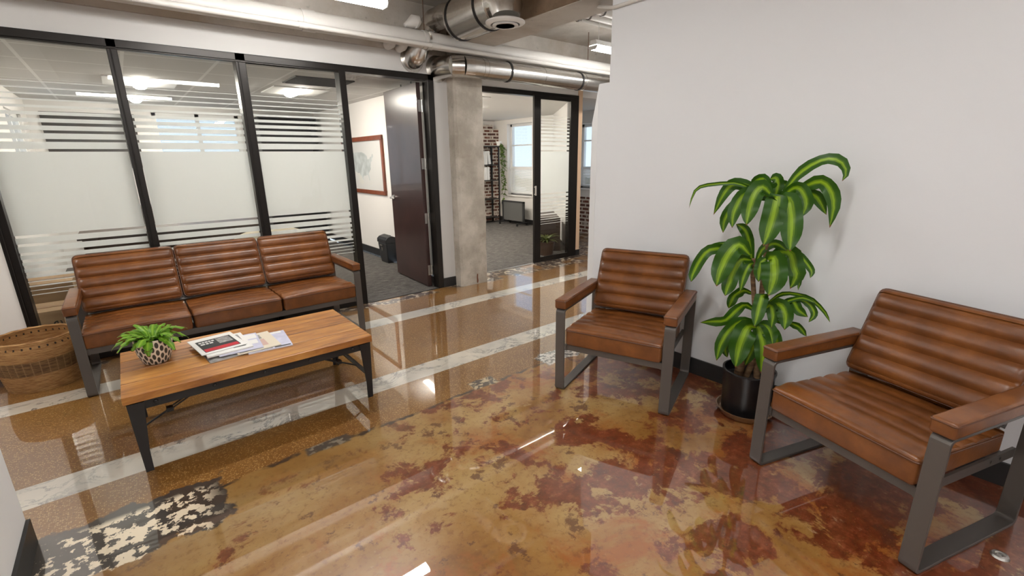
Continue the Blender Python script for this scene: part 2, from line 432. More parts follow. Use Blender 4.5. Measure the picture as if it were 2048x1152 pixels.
# ------------------------------------------------------------------ mesh helpers
class MB:
    def __init__(s): s.bm = bmesh.new(); s.uv = None
    def face(s, vs):
        try: return s.bm.faces.new(vs)
        except ValueError: return None
    def box(s, x0, y0, z0, x1, y1, z1, M=None):
        c = [Vector((x, y, z)) for z in (z0, z1) for y in (y0, y1) for x in (x0, x1)]
        if M is not None: c = [M @ p for p in c]
        v = [s.bm.verts.new(p) for p in c]
        for f in ((0, 2, 3, 1), (4, 5, 7, 6), (0, 1, 5, 4), (2, 6, 7, 3), (0, 4, 6, 2), (1, 3, 7, 5)): s.face([v[i] for i in f])
        return s
    def loops(s, rings, cap=True, closed=True):
        R = [[s.bm.verts.new(p) for p in r] for r in rings]
        n = len(R[0])
        for a, b in zip(R, R[1:]):
            for i in range(n if closed else n - 1):
                s.face([a[i], a[(i + 1) % n], b[(i + 1) % n], b[i]])
        if cap: s.face(R[0][::-1]); s.face(R[-1])
        return s
    def tube(s, pts, r, n=10, cap=True, close=False):
        pts = [Vector(p) for p in pts]; m = len(pts); rings = []
        rs = r if isinstance(r, (list, tuple)) else [r] * m
        up = None
        for i, p in enumerate(pts):
            if close: t = pts[(i + 1) % m] - pts[i - 1]
            else: t = pts[min(i + 1, m - 1)] - pts[max(i - 1, 0)]
            t.normalize()
            if up is None: up = Vector((0, 0, 1)) if abs(t.z) < .9 else Vector((0, 1, 0))
            a = t.cross(up)
            if a.length < 1e-4: a = t.cross(Vector((1, 0, 0)))
            a.normalize(); b = a.cross(t).normalized(); up = b
            rings.append([p + rs[i] * (cos(2 * pi * k / n) * a + sin(2 * pi * k / n) * b) for k in range(n)])
        if close: rings.append(rings[0]); cap = False
        R = []
        for q, r_ in enumerate(rings):
            if close and q == m: R.append(R[0])
            else: R.append([s.bm.verts.new(p) for p in r_])
        for a, b in zip(R, R[1:]):
            for i in range(n): s.face([a[i], a[(i + 1) % n], b[(i + 1) % n], b[i]])
        if cap: s.face(R[0][::-1]); s.face(R[-1])
        return s
    def lathe(s, prof, n=40, c=(0, 0, 0), M=None):
        R = []
        for r, z in prof:
            ring = [Vector((c[0] + r * cos(2 * pi * k / n), c[1] + r * sin(2 * pi * k / n), c[2] + z)) for k in range(n)]
            if M is not None: ring = [M @ p for p in ring]
            R.append([s.bm.verts.new(p) for p in ring])
        for a, b in zip(R, R[1:]):
            for i in range(n): s.face([a[i], a[(i + 1) % n], b[(i + 1) % n], b[i]])
        if prof[0][0] > 1e-5: s.face(R[0][::-1])
        if prof[-1][0] > 1e-5: s.face(R[-1])
        return s
    def prism(s, poly, z0, z1, M=None):
        a = [Vector((x, y, z0)) for x, y in poly]; b = [Vector((x, y, z1)) for x, y in poly]
        if M is not None: a = [M @ p for p in a]; b = [M @ p for p in b]
        return s.loops([a, b])
    def build(s, name, mat, parent=None, smooth=False, bevel=0.0, seg=2, loc=None, angle=40):
        bmesh.ops.remove_doubles(s.bm, verts=s.bm.verts, dist=1e-6)
        bmesh.ops.recalc_face_normals(s.bm, faces=s.bm.faces)
        me = bpy.data.meshes.new(name); s.bm.to_mesh(me); s.bm.free()
        me.materials.append(mat)
        if smooth:
            for p in me.polygons: p.use_smooth = True
            me.set_sharp_from_angle(angle=radians(angle))
        o = bpy.data.objects.new(name, me); COL.objects.link(o)
        if parent is not None: o.parent = parent
        if loc is not None: o.location = loc
        if bevel:
            b = o.modifiers.new('edge', 'BEVEL'); b.width = bevel; b.segments = seg; b.limit_method = 'ANGLE'
            if smooth: me.set_sharp_from_angle(angle=radians(60))
        return o

def thing(name, label, cat, loc=(0, 0, 0), rz=0.0, group=None):
    o = bpy.data.objects.new(name, None); o.empty_display_size = .1
    COL.objects.link(o); o.location = loc; o.rotation_euler = (0, 0, rz)
    o['label'] = label; o['category'] = cat
    if group: o['group'] = group
    return o
def tag(o, label, cat, group=None):
    o['label'] = label; o['category'] = cat
    if group: o['group'] = group
    return o
def structure(o): o['kind'] = 'structure'; return o
def sroot(name):
    o = bpy.data.objects.new(name, None); COL.objects.link(o); o['kind'] = 'structure'; return o
def copy_tree(o, parent=None):
    c = o.copy(); COL.objects.link(c)
    if parent is not None: c.parent = parent
    for ch in list(o.children): copy_tree(ch, c)
    return c

def cushion(name, L, prof, rc, mat, parent, M=None, bulge=None, nx=10):
    """loft a side profile (closed loop of (u, v)) along x with rounded ends"""
    us = [p[0] for p in prof]; vs = [p[1] for p in prof]
    u0, u1, v0, v1 = min(us) + rc, max(us) - rc, min(vs) + rc, max(vs) - rc
    st = []
    for e in (0, .06, .2, .45, .72, 1):
        st.append((-L / 2 + rc * e, sqrt(max(0, 1 - (1 - e) ** 2))))
    for k in range(1, nx): st.append((-L / 2 + rc + (L - 2 * rc) * k / nx, 1))
    for e in (1, .72, .45, .2, .06, 0):
        st.append((L / 2 - rc * e, sqrt(max(0, 1 - (1 - e) ** 2))))
    rings = []
    for x, k in st:
        ring = []
        for (u, v) in prof:
            cu, cv = min(max(u, u0), u1), min(max(v, v0), v1)
            q = Vector((x, cu + (u - cu) * k, cv + (v - cv) * k))
            if bulge: q = bulge(q)
            if M is not None: q = M @ q
            ring.append(q)
        rings.append(ring)
    return MB().loops(rings).build(name, mat, parent, smooth=True, angle=75)

def arc(cx, cy, r, a0, a1, n=5):
    return [(cx + r * cos(radians(a0 + (a1 - a0) * k / n)), cy + r * sin(radians(a0 + (a1 - a0) * k / n))) for k in range(n + 1)]

def rounded_loop(pts, r, n=4):
    """round the corners of a closed polyline of Vectors"""
    out = []; m = len(pts)
    for i in range(m):
        p, a, b = pts[i], pts[i - 1], pts[(i + 1) % m]
        d1 = (a - p).normalized(); d2 = (b - p).normalized()
        for k in range(n + 1):
            t = k / n
            out.append(p + d1 * r * (1 - t) ** 2 + d2 * r * t ** 2)
    return out

# ------------------------------------------------------------------ the setting
structure(MB().box(-2.6, -2.6, -.12, 6.7, 4.31, 0).box(2.70, 4.31, -.12, 6.7, 4.53, 0).box(4.90, 4.53, -.12, 6.7, 6.75, 0).build('floor', FLOOR))
structure(MB().box(-.80, 4.312, -.119, 2.70, 8.75, .001).build('floor_office_carpet', CARPET))
structure(MB().prism([(2.90, 4.532), (4.90, 4.532), (6.62, 6.75), (6.62, 8.62), (2.90, 8.62)], -.119, .001).build('floor_far_office_carpet', CARPET))
structure(MB().box(3.12, 4.515, .0005, 4.07, 4.545, .006).build('trim_1', CHROME))
structure(MB().box(1.672, 4.30, .0005, 2.48, 4.325, .004).build('trim_2', BASE))

# concrete slab and beams
structure(MB().box(-2.6, -2.6, 2.76, 6.7, 8.75, 2.95).build('ceiling', CEILC))
structure(MB().box(-2.6, 4.30, 2.336, 2.715, 4.50, 2.765).build('ceiling_beam', CEILC))
structure(MB().box(2.72, -2.6, 2.42, 3.06, 4.50, 2.765).build('ceiling_cross_beam', CEILC))
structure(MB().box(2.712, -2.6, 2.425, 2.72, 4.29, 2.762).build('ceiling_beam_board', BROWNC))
structure(MB().box(5.9, 3.0, 2.20, 6.57, 4.4, 2.765).build('ceiling_end_beam', CEILC))

# column
cm = MB()
rings = []
random.seed(3)
for k in range(25):
    z = 2.43 * k / 24
    j = lambda s: random.uniform(-s, s)
    x0, x1, y0, y1 = 2.705 + j(.004), 3.06 + j(.003), 4.185 + j(.002), 4.5
    ch = .022 + j(.008)
    rings.append([Vector((x0 + ch, y0, z)), Vector((x1 - ch * .8, y0 + j(.002), z)), Vector((x1, y0 + ch * .8, z)), Vector((x1, y1, z)), Vector((x0, y1, z)), Vector((x0, y0 + ch, z))])
col = cm.loops(rings).build('concrete_column', CONCRETE); structure(col)
MB().prism([(2.905, 0), (2.918, .0), (2.922, .03), (2.916, .06), (2.919, .1), (2.908, .104), (2.905, .05)], -.0015, .0015,
           Matrix(((1, 0, 0, 0), (0, 0, 1, 4.1825), (0, 1, 0, .012), (0, 0, 0, 1)))).build('rust_streak', plain('rust', (.16, .045, .015), .8), col)

# wall over and beside the first glass front
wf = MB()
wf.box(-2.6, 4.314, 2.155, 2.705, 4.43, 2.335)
structure(MB().box(-2.6, 4.314, 0, -.66, 4.43, 2.155).build('wall_front_end', plain('warm_wall_lightened', (.84, .80, .745), .6)))  # end of the same wall, colour lightened to stand in for light
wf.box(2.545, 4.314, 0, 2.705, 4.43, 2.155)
structure(wf.build('wall_front', WALL_DIM))
structure(MB().box(2.545, 4.302, 0, 2.704, 4.314, .10).build('baseboard_front', BASE))
structure(MB().box(-2.5, 4.302, 0, -.661, 4.314, .10).build('baseboard_front_end', BASE))
# wall over the second glass front and the maple corner
wf2 = MB()
wf2.box(3.05, 4.55, 2.148, 4.90, 4.66, 2.30)
wf2.box(3.061, 4.50, 0, 3.10, 4.66, 2.30)
structure(wf2.build('wall_far_front', CREAM))
structure(MB().box(3.06, 4.548, 2.30, 6.57, 4.66, 2.77).build('wall_head_concrete', CEILC))
structure(MB().box(4.885, 4.535, .08, 4.96, 4.66, 2.30).build('trim_3', WOODTRIM))
structure(MB().box(4.885, 4.53, 0, 4.965, 4.67, .08).build('baseboard_corner', BASE))

# right wall with its notch round the duct
wr = MB()
P = [(-2.6, 0), (2.28, 0), (2.28, 1.845), (2.19, 1.845), (2.19, 2.77), (-2.6, 2.77)]
wr.prism(P, 2.655, 2.775, Matrix(((0, 0, 1, 0), (1, 0, 0, 0), (0, 1, 0, 0), (0, 0, 0, 1))))
structure(wr.build('wall_right', WALL))
structure(MB().box(2.643, -2.6, 0, 2.655, 2.28, .105).build('baseboard_right', BASE))
# end post of that wall, turned a little towards the corridor
we = MB()
a = [Vector((2.655, 2.281, 0)), Vector((2.725, 2.395, 0)), Vector((2.90, 2.395, 0)), Vector((2.90, 2.281, 0))]
b = [Vector((2.655, 2.281, 1.84)), Vector((2.725, 2.395, 1.60)), Vector((2.90, 2.395, 1.60)), Vector((2.90, 2.281, 1.84))]
we.loops([a, b]); structure(we.build('wall_end', WALL))
structure(MB().box(2.90, 2.20, 0, 6.7, 2.39, 2.77).build('wall_corridor', WALL))
# stub wall on the left, with the rest of the room behind the camera
structure(MB().box(-.62, -2.6, 0, -.495, 2.235, 2.77).build('wall_left', plain('wall_lightened', (.88, .875, .87), .55)))  # colour raised above the other walls in place of light on this face
structure(MB().box(-.495, -2.6, 0, -.483, 2.235, .105).build('baseboard_left', BASE))
structure(MB().box(-2.72, -2.6, 0, -2.6, 4.43, 2.77).build('wall_far_left', WALL))
structure(MB().box(-2.72, -2.72, 0, 6.7, -2.6, 2.77).build('wall_behind', WALL))

# exterior wall with the two windows
we = MB()
X0, X1 = 6.57, 6.78
wins = [(5.45, 6.09, .823, 1.94), (7.36, 8.16, .60, 2.06)]
ys = 2.2
for (a, b, z0, z1) in wins:
    we.box(X0, ys, 0, X1, a, 2.77); we.box(X0, a, 0, X1, b, z0); we.box(X0, a, z1, X1, b, 2.77); ys = b
we.box(X0, ys, 0, X1, 8.75, 2.77)
structure(we.build('wall_exterior', CREAM))
structure(MB().box(6.555, 2.4, 0, 6.57, 6.70, .66).build('wall_brick_base', BRICK))
structure(MB().box(6.40, 8.46, 0, 6.57, 8.60, 1.98).box(5.95, 8.50, 0, 6.44, 8.60, 2.06).build('wall_brick_pier', BRICK))
structure(MB().box(6.555, 6.75, 0, 6.57, 8.45, .10).build('baseboard_exterior', BASE))

def window(name, y0, y1, z0, z1, xg, mids, blinds):
    r = sroot(name)
    f = MB(); w = .05
    f.box(xg - .03, y0, z0, xg + .03, y0 + w, z1).box(xg - .03, y1 - w, z0, xg + .03, y1, z1)
    f.box(xg - .03, y0, z1 - w, xg + .03, y1, z1).box(xg - .03, y0, z0, xg + .03, y1, z0 + w)
    for zm, h in mids: f.box(xg - .025, y0 + w, zm - h, xg + .025, y1 - w, zm + h)
    f.build('window_frame', WHITE, r)
    MB().box(xg - .003, y0 + w, z0 + w, xg + .003, y1 - w, z1 - w).build('window_pane', GLASS, r)
    MB().box(6.53, y0 - .03, z0 - .03, xg, y1 + .03, z0).build('window_sill', WHITE, r)
    if blinds:
        b = MB(); z = z0 + .03
        while z < blinds:
            b.box(xg - .075, y0 + .04, z, xg - .045, y1 - .04, z + .004, Matrix.Translation((0, 0, 0)))
            b.box(xg - .062, y0 + .04, z, xg - .058, y1 - .04, z + .021); z += .026
        b.box(xg - .085, y0 + .035, blinds, xg - .035, y1 - .035, blinds + .05)
        b.build('window_blind', BLIND, r)
    return r
window('window_1', 7.36, 8.16, .60, 2.06, 6.70, [(1.63, .012), (1.16, .03)], 1.13)
window('window_2', 5.45, 6.09, .823, 1.94, 6.70, [(1.655, .012), (1.17, .03)], 1.14)

# near office shell
structure(MB().box(2.77, 4.43, 0, 2.90, 8.75, 2.30).build('wall_office_right', CREAM))
structure(MB().box(2.757, 4.50, 0, 2.77, 8.73, .10).build('baseboard_office_right', BASE))
bw = MB(); wx0, wx1, wz0, wz1 = .50, 1.60, .85, 2.06
bw.box(-.9, 8.73, 0, wx0, 8.85, 2.3).box(wx0, 8.73, 0, wx1, 8.85, wz0).box(wx0, 8.73, wz1, wx1, 8.85, 2.3).box(wx1, 8.73, 0, 6.7, 8.85, 2.3)
structure(bw.build('wall_office_back', CREAM))
lw = MB()
lw.box(-.9, 4.43, 0, -.78, 7.05, 2.3).box(-.9, 7.05, 0, -.78, 8.2, .9).box(-.9, 7.05, 1.93, -.78, 8.2, 2.3).box(-.9, 8.2, 0, -.78, 8.75, 2.3)
structure(lw.build('wall_office_left', CREAM))
structure(MB().box(-.9, 4.43, 2.153, 2.90, 8.85, 2.25).build('ceiling_office', TILECEIL))
structure(MB().box(2.90, 4.66, 2.153, 6.60, 8.75, 2.25).build('ceiling_far_office', plain('painted_ceiling', (.78, .76, .735), .8)))
r = sroot('window_3')
f = MB(); yg = 8.79
for x in (wx0, .5 * (wx0 + wx1) - .025, wx1 - .05): f.box(x, yg - .03, wz0, x + .05, yg + .03, wz1)
f.box(wx0, yg - .03, wz1 - .05, wx1, yg + .03, wz1).box(wx0, yg - .03, wz0, wx1, yg + .03, wz0 + .05).build('window_frame', WHITE, r)
MB().box(wx0 + .04, yg - .003, wz0 + .04, wx1 - .04, yg + .003, wz1 - .04).build('window_pane', GLASS, r)
b = MB(); z = wz0 + .06
while z < wz1 - .06:
    b.box(wx0 + .06, yg - .085, z, wx1 - .06, yg - .05, z + .004); z += .03
b.build('window_blind', BLIND, r)
r = sroot('window_4')
f = MB()
for y in (7.05, 7.60, 8.15): f.box(-.87, y, .9, -.81, y + .05, 1.93)
f.box(-.87, 7.05, 1.88, -.81, 8.2, 1.93).box(-.87, 7.05, .9, -.81, 8.2, .95).build('window_frame', WHITE, r)
MB().box(-.843, 7.09, .94, -.837, 8.16, 1.89).build('window_pane', GLASS, r)
# slanting wall of the far office
dv = Vector((6.57 - 4.96, 6.71 - 4.62)); dn = Vector((dv.y, -dv.x)).normalized() * .05
structure(MB().prism([(4.93, 4.66), (4.93 + dn.x, 4.66 + dn.y), (6.565 + dn.x * .2, 6.70), (6.565, 6.745)], 0, 2.77).build('wall_slanting', CREAM))
structure(MB().box(2.9, 8.62, 0, 6.57, 8.75, 2.3).build('wall_far_office_back', CREAM))

# ------------------------------------------------------------------ glass fronts
def film_strips(z_lo, z_hi):
    up = [(1.441, 1.458), (1.503, 1.520), (1.556, 1.574), (1.603, 1.622), (1.647, 1.667), (1.688, 1.712), (1.727, 1.755), (1.765, 1.79), (1.798, 1.826), (1.833, 1.865), (1.869, 2.5)]
    lo = [(.898, .915), (.842, .860), (.784, .802), (.737, .757), (.695, .717), (.648, .671), (.608, .632), (.580, .603), (.548, .572), (.519, .544), (-1, .514)]
    clear = sorted(up + lo); out = []
    for (a0, a1), (b0, b1) in zip(clear, clear[1:]): out.append((max(a1, z_lo), min(b0, z_hi)))
    return out
STR = film_strips(0, 3)
gf = sroot('window_5')
YF, ZF, ZI = 4.314, 2.155, 2.105
f = MB()
for x0, x1 in ((-.66, -.605), (.08, .135), (.83, .90)):
    f.box(x0, YF - .012, 0, x1, YF + .10, ZF)
    f.box(x0 + .016, YF - .018, 0, x0 + .024, YF - .012, ZI)
f.box(1.615, YF - .012, 0, 1.672, YF + .10, ZF)
f.box(2.480, YF - .012, 0, 2.545, YF + .10, ZF)
f.box(-.66, YF - .012, ZI, 2.545, YF + .10, ZF)
f.box(-.66, YF - .018, ZI - .012, 1.615, YF + .005, ZI)
f.box(-.60, YF - .012, 0, 1.615, YF + .08, .085)
f.build('window_frame', FRAME, gf, bevel=.003, seg=1)
for x0, x1 in ((-.605, .08), (.135, .83), (.90, 1.615)):
    p = MB().box(x0, YF + .036, .085, x1, YF + .044, ZI).build('window_pane', GLASS, gf)
    s = MB()
    for a, b in STR: s.box(x0 + .004, YF + .0445, a, x1 - .004, YF + .0455, b)
    s.build('frosted_film', FILM, p)

gs = sroot('window_6')
Y2 = 4.53
f = MB()
f.box(3.06, Y2, 2.092, 4.885, Y2 + .09, 2.148)
f.box(4.755, Y2 + .0, 0, 4.885, Y2 + .09, 2.095)
f.box(3.06, Y2, 0, 3.10, Y2 + .09, 2.095)
f.build('window_frame', FRAME, gs, bevel=.003, seg=1)
sd = sroot('door_1')
f = MB()
f.box(4.055, Y2 - .035, .012, 4.165, Y2 - .002, 2.105).box(4.70, Y2 - .03, .012, 4.755, Y2 - .002, 2.105)
f.box(4.165, Y2 - .03, .012, 4.70, Y2 - .002, .075).box(4.165, Y2 - .03, 2.06, 4.70, Y2 - .002, 2.105)
f.build('door_frame', FRAME, sd, bevel=.003, seg=1)
p = MB().box(4.165, Y2 - .018, .075, 4.70, Y2 - .012, 2.06).build('door_pane', GLASS, sd)
s = MB()
for a, b in STR: s.box(4.166, Y2 - .0115, a, 4.699, Y2 - .0105, b)
s.build('frosted_film', FILM, p)
MB().tube([(4.06, Y2 - .055, .90), (4.06, Y2 - .055, 1.02)], .011).box(4.055, Y2 - .055, .91, 4.065, Y2 - .03, .92).box(4.055, Y2 - .055, 1.0, 4.065, Y2 - .03, 1.01).build('door_pull', CHROME, sd, smooth=True)

# brown door standing open
dr = sroot('door_2')
dr.location = (2.437, 4.425, 0); dr.rotation_euler = (0, 0, radians(-3.2))
MB().box(-.022, 0, .012, .022, .845, 2.098).build('door_leaf', DOORWOOD, dr, bevel=.002, seg=1)
h = MB()
for z in (.19, .756, 1.32, 1.88): h.box(-.010, -.004, z - .055, .044, -.0005, z + .055).tube([(.030, -.006, z - .057), (.030, -.006, z + .057)], .007, 8)
h.build('hinge', CHROME, dr)
h = MB().lathe([(0, 0), (.028, 0), (.028, .012), (.012, .016), (.012, .045), (0, .045)], 16, M=Matrix.Translation((-.022, .78, .935)) @ Matrix.Rotation(radians(-90), 4, 'Y'))
h.tube([(-.062, .79, .935), (-.066, .72, .935), (-.064, .665, .930)], [.009, .009, .007], 8).build('door_handle', CHROME, dr, smooth=True)
MB().box(-.004, .15, 2.098, .004, .165, 2.125).box(-.004, .40, 2.098, .004, .415, 2.125).build('door_clip', DARK, dr)

# ------------------------------------------------------------------ armchairs and sofa
PIPING = plain('leather_piping', (.10, .032, .009), .4)
def side_loop(mb, x0, x1, D=.605, H=.515, t=.012, R=.028):
    outer = [Vector((0, 0, 0)), Vector((0, 0, H)), Vector((0, -D, H)), Vector((0, -D, 0))]
    inner = [Vector((0, -t, t)), Vector((0, -t, H - t)), Vector((0, -D + t, H - t)), Vector((0, -D + t, t))]
    o = rounded_loop(outer, R, 5); i = rounded_loop(inner, R - t * .8, 5)
    def at(L, x): return [Vector((x, p.y, p.z)) for p in L]
    rows = [at(o, x0), at(o, x1), at(i, x1), at(i, x0)]
    V = [[mb.bm.verts.new(p) for p in r] for r in rows]; n = len(o)
    for k in range(4):
        a, b = V[k], V[(k + 1) % 4]
        for q in range(n): mb.face([a[q], a[(q + 1) % n], b[(q + 1) % n], b[q]])
    return mb

def rib(f): return 1 - abs(2 * f - 1) ** 2.6

def seat_profile():
    # u runs from the back (-.50) to the front (0); v is height
    pr = []
    pr += arc(-.012, .312, .012, -90, 0, 3)
    pr += arc(-.016, .390, .016, 0, 90, 5)
    N = 5; a, b = -.045, -.495
    for k in range(N * 8 + 1):
        s = k / 8; f = s - int(s) if k < N * 8 else 1
        u = a + (b - a) * k / (N * 8)
        base = .404 + .010 * math.exp(-((u + .07) / .06) ** 2) - .016 * min(1, max(0, (-u - .15) / .35))
        pr.append((u, base - .008 + .008 * rib(f)))
    pr += arc(-.490, .372, .018, 90, 180, 4)
    pr += arc(-.496, .312, .012, 180, 270, 3)
    return pr

def back_profile():
    # u up the back (0..Hb), v thickness towards the front
    Hb, T = .385, .085; pr = [(.012, 0)]
    pr = arc(.014, .014, .014, 270, 180, 3)
    pr += arc(.020, T - .026, .020, 180, 95, 4)
    N = 5; a, b = .020, Hb - .016
    for k in range(N * 8 + 1):
        s = k / 8; f = s - int(s) if k < N * 8 else 1
        pr.append((a + (b - a) * k / (N * 8), T - .015 + .015 * rib(f)))
    pr += arc(Hb - .020, T - .026, .020, 85, 0, 4)
    pr += arc(Hb - .014, .014, .014, 0, -90, 3)
    return pr

TILT = math.atan2(.150, .352)
def back_matrix(xc):
    # local (x, u, v) -> chair space: u goes up and back, v comes forward
    c, s = cos(TILT), sin(TILT)
    base = Vector((xc, -.430 - .085 * cos(TILT), .402 - .085 * sin(TILT) + .028))
    return Matrix(((1, 0, 0, base.x), (0, -s, c, base.y), (0, c, s, base.z), (0, 0, 0, 1)))

def make_seat(xc, L, parent):
    o = cushion('seat_cushion', L, seat_profile(), .017, LEATHER, parent, Matrix.Translation((xc, 0, 0)),
                bulge=lambda q: Vector((q.x, q.y, q.z + .010 * max(0, 1 - (2 * q.x / L) ** 2) * (1 if q.z > .36 else 0))))
    lp = [Vector((xc - L / 2 - .000, .001, .391)), Vector((xc + L / 2 + .000, .001, .391)), Vector((xc + L / 2 + .000, -.495, .374)), Vector((xc - L / 2 - .000, -.495, .374))]
    MB().tube(rounded_loop(lp, .018, 4), .0042, 6, close=True).build('piping', PIPING, o, smooth=True)
    return o

def make_back(xc, L, parent):
    M = back_matrix(xc)
    o = cushion('back_cushion', L, back_profile(), .030, LEATHER, parent, M)
    lp = [Vector((-L / 2 + .0, .001, .060)), Vector((L / 2 - .0, .001, .060)), Vector((L / 2 - .0, .386, .060)), Vector((-L / 2 + .0, .386, .060))]
    MB().tube([M @ p for p in rounded_loop(lp, .032, 4)], .0042, 6, close=True).build('piping', PIPING, o, smooth=True)
    return o

def make_arm(x0, x1, parent):
    xc = (x0 + x1) / 2; L = x1 - x0
    pr = arc(-.006, .5255, .010, -90, 0, 3) + arc(-.006, .562, .010, 0, 90, 3) + arc(-.560, .562, .010, 90, 180, 3) + arc(-.560, .5255, .010, 180, 270, 3)
    pr = [(u, v + .0005) for u, v in pr]
    o = cushion('armrest', L, pr, .010, LEATHER, parent, Matrix.Translation((xc, 0, 0)), nx=3)
    lp = [Vector((x0 - .0, .004, .563)), Vector((x1 + .0, .004, .563)), Vector((x1 + .0, -.570, .563)), Vector((x0 - .0, -.570, .563))]
    MB().tube(rounded_loop(lp, .010, 4), .0028, 6, close=True).build('piping', PIPING, o, smooth=True)
    return o

def make_seating(root, W, seats, bar=.056):
    h = W / 2
    for s in (-1, 1):
        xa, xb = (-h, -h + bar) if s < 0 else (h - bar, h)
        side_loop(MB(), xa, xb).build('side_frame', STEEL, root, bevel=.0015, seg=1)
        make_arm(xa - .006, xb + .008, root) if s < 0 else make_arm(xa - .008, xb + .006, root)
        xi = -h + bar if s < 0 else h - bar
        rl = MB().box(min(xi, xi - s * .010), -.594, .262, max(xi, xi - s * .010), -.012, .300)
        r_ = rl.build('side_rail', STEEL, root)
        for y in (-.50, -.44): MB().lathe([(0, 0), (.007, 0), (.006, .004), (0, .005)], 8, M=Matrix.Translation((xi, y, .281)) @ Matrix.Rotation(radians(-90 * s), 4, 'Y')).build('bolt', BLACKSTEEL, r_)
    MB().box(-h + bar + .001, -.030, .262, h - bar - .001, -.018, .300).box(-h + bar + .001, -.16, .290, h - bar - .001, -.030, .300).build('front_rail', STEEL, root)
    MB().box(-h + bar + .001, -.52, .262, h - bar - .001, -.508, .300).build('rear_rail', STEEL, root)
    bf = MB(); M = back_matrix(0)
    bf.box(-h + bar + .02, -.004, -.022, h - bar - .02, .03, -.002, M).box(-h + bar + .02, .33, -.022, h - bar - .02, .37, -.002, M)
    for x in (-h + bar + .05, h - bar - .05): bf.box(x - .018, -.12, -.02, x + .018, .37, -.004, M)
    bf.build('back_frame', STEEL, root)
    for x0, x1 in seats:
        make_seat((x0 + x1) / 2, x1 - x0, root); make_back((x0 + x1) / 2, x1 - x0, root)

sofa = thing('sofa', 'three-seat cognac leather sofa with channelled back cushions and grey steel frame', 'sofa', (.478, 3.572, 0), pi)
# the builder faces +Y locally, so the sofa is turned to face the room
make_seating(sofa, 1.735, [(-.822, -.282), (-.270, .270), (.282, .822)], .05)
chair = thing('armchair', 'channelled leather armchair with its side against the potted plant, near the corridor corner', 'armchair', (1.940, 1.517, 0), 0)
make_seating(chair, .675, [(-.275, .275)])
chair['label'] = 'smaller-looking brown leather armchair at the corridor corner, one side of the tall plant'
chair2 = copy_tree(chair)
def face(o, x, y, deg): o.location = (x, y, 0); o.rotation_euler = (0, 0, radians(deg - 90))
face(chair, 1.940, 1.517, -159.6)
face(chair2, 1.914, .433, 162.0)
chair['label'] = 'brown leather armchair by the corridor, on the glass-door side of the tall corn plant'
chair2['label'] = 'brown leather armchair in front of the corn plant, one armrest cut by the picture edge'
chair['group'] = chair2['group'] = 'leather armchairs along the plain wall'

# ------------------------------------------------------------------ coffee table
TX, TY = .3925, 2.7775
tb = thing('coffee_table', 'low coffee table of worn wooden boards on a black steel frame', 'table', (TX, TY, 0))
t = MB(); hw, hd = .5625, .3225; bw_ = 2 * hd / 4
for k in range(4): t.box(-hw, -hd + k * bw_ + (.0032 if k else 0), .352, hw, -hd + (k + 1) * bw_ - (.0032 if k < 3 else 0), .390)
t.build('table_top', TABLETOP, tb, bevel=.003)
a = MB(); ax, ay = hw - .022, hd - .022
a.box(-ax, -ay, .306, ax, -ay + .006, .352).box(-ax, ay - .006, .306, ax, ay, .352).box(-ax, -ay, .306, -ax + .006, ay, .352).box(ax - .006, -ay, .306, ax, ay, .352)
a.box(-ax, -ay, .346, ax, -ay + .04, .352).box(-ax, ay - .04, .346, ax, ay, .352)
ap = a.build('apron', BLACKSTEEL, tb)
for x in (-.45, -.22, 0, .22, .45): MB().lathe([(0, 0), (.009, 0), (.007, .004), (0, .006)], 8, M=Matrix.Translation((x, -ay, .33)) @ Matrix.Rotation(radians(90), 4, 'X')).build('rivet', BLACKSTEEL, ap)
for sx in (-1, 1):
    for sy in (-1, 1):
        l_ = MB()
        def ring(z, w, inset):
            x1 = sx * (hw - .010 - inset); y1 = sy * (hd - .010 - inset)
            x0 = x1 - sx * w; y0 = y1 - sy * w; tt = .007
            return [Vector((x1, y1, z)), Vector((x0, y1, z)), Vector((x0, y1 - sy * tt, z)), Vector((x1 - sx * tt, y1 - sy * tt, z)), Vector((x1 - sx * tt, y0, z)), Vector((x1, y0, z))]
        l_.loops([ring(0, .030, .010), ring(.10, .034, .007), ring(.345, .062, 0)]).build('leg', BLACKSTEEL, tb)
for sx in (-1, 1):
    x = sx * (hw - .03)
    MB().box(x - .004, -hd + .02, .128, x + .004, hd - .02, .158).box(min(x, x - sx * .022), -hd + .02, .152, max(x, x - sx * .022), hd - .02, .158).build('stretcher', BLACKSTEEL, tb)
    br = MB()
    p0, p1 = Vector((sx * (hw - .035), -.15, .150)), Vector((sx * .262, -.18, .296)); d = p1 - p0
    mid = p0 + d * .45
    br.tube([p0, mid], .005, 8); br.box(-.014, -.016, -.010, .014, .016, .010, Matrix.Translation(mid))
    for s in (-1, 1):
        e = Vector((0, s * .014, 0)); br.tube([mid + e, p1 + e], .004, 8)
    br.box(-.016, -.026, -.016, .016, .026, .026, Matrix.Translation(p1))
    br.build('brace', BLACKSTEEL, tb)

# magazines, fanned out from the top one
ZT = .3905
def magazine(x, y, rz, z, w, d, h, label, cover):
    m = thing('magazine', label, 'magazine', (x, y, z), radians(rz), 'magazines fanned out on the coffee table')
    MB().box(-w / 2 + .002, -d / 2 + .002, .0008, w / 2 - .001, d / 2 - .002, h - .0006).build('pages', PAPER, m)
    c = MB().box(-w / 2, -d / 2, h - .0006, w / 2, d / 2, h).box(-w / 2, -d / 2, 0, w / 2, d / 2, .0008).box(-w / 2, -d / 2, 0, -w / 2 + .001, d / 2, h).build('cover', cover, m)
    return m, c, h
def patchm(c, h, x0, y0, x1, y1, mat, name='cover_picture', k=0):
    MB().box(x0, y0, h, x1, y1, h + .0003 + k * .0002).build(name, mat, c)
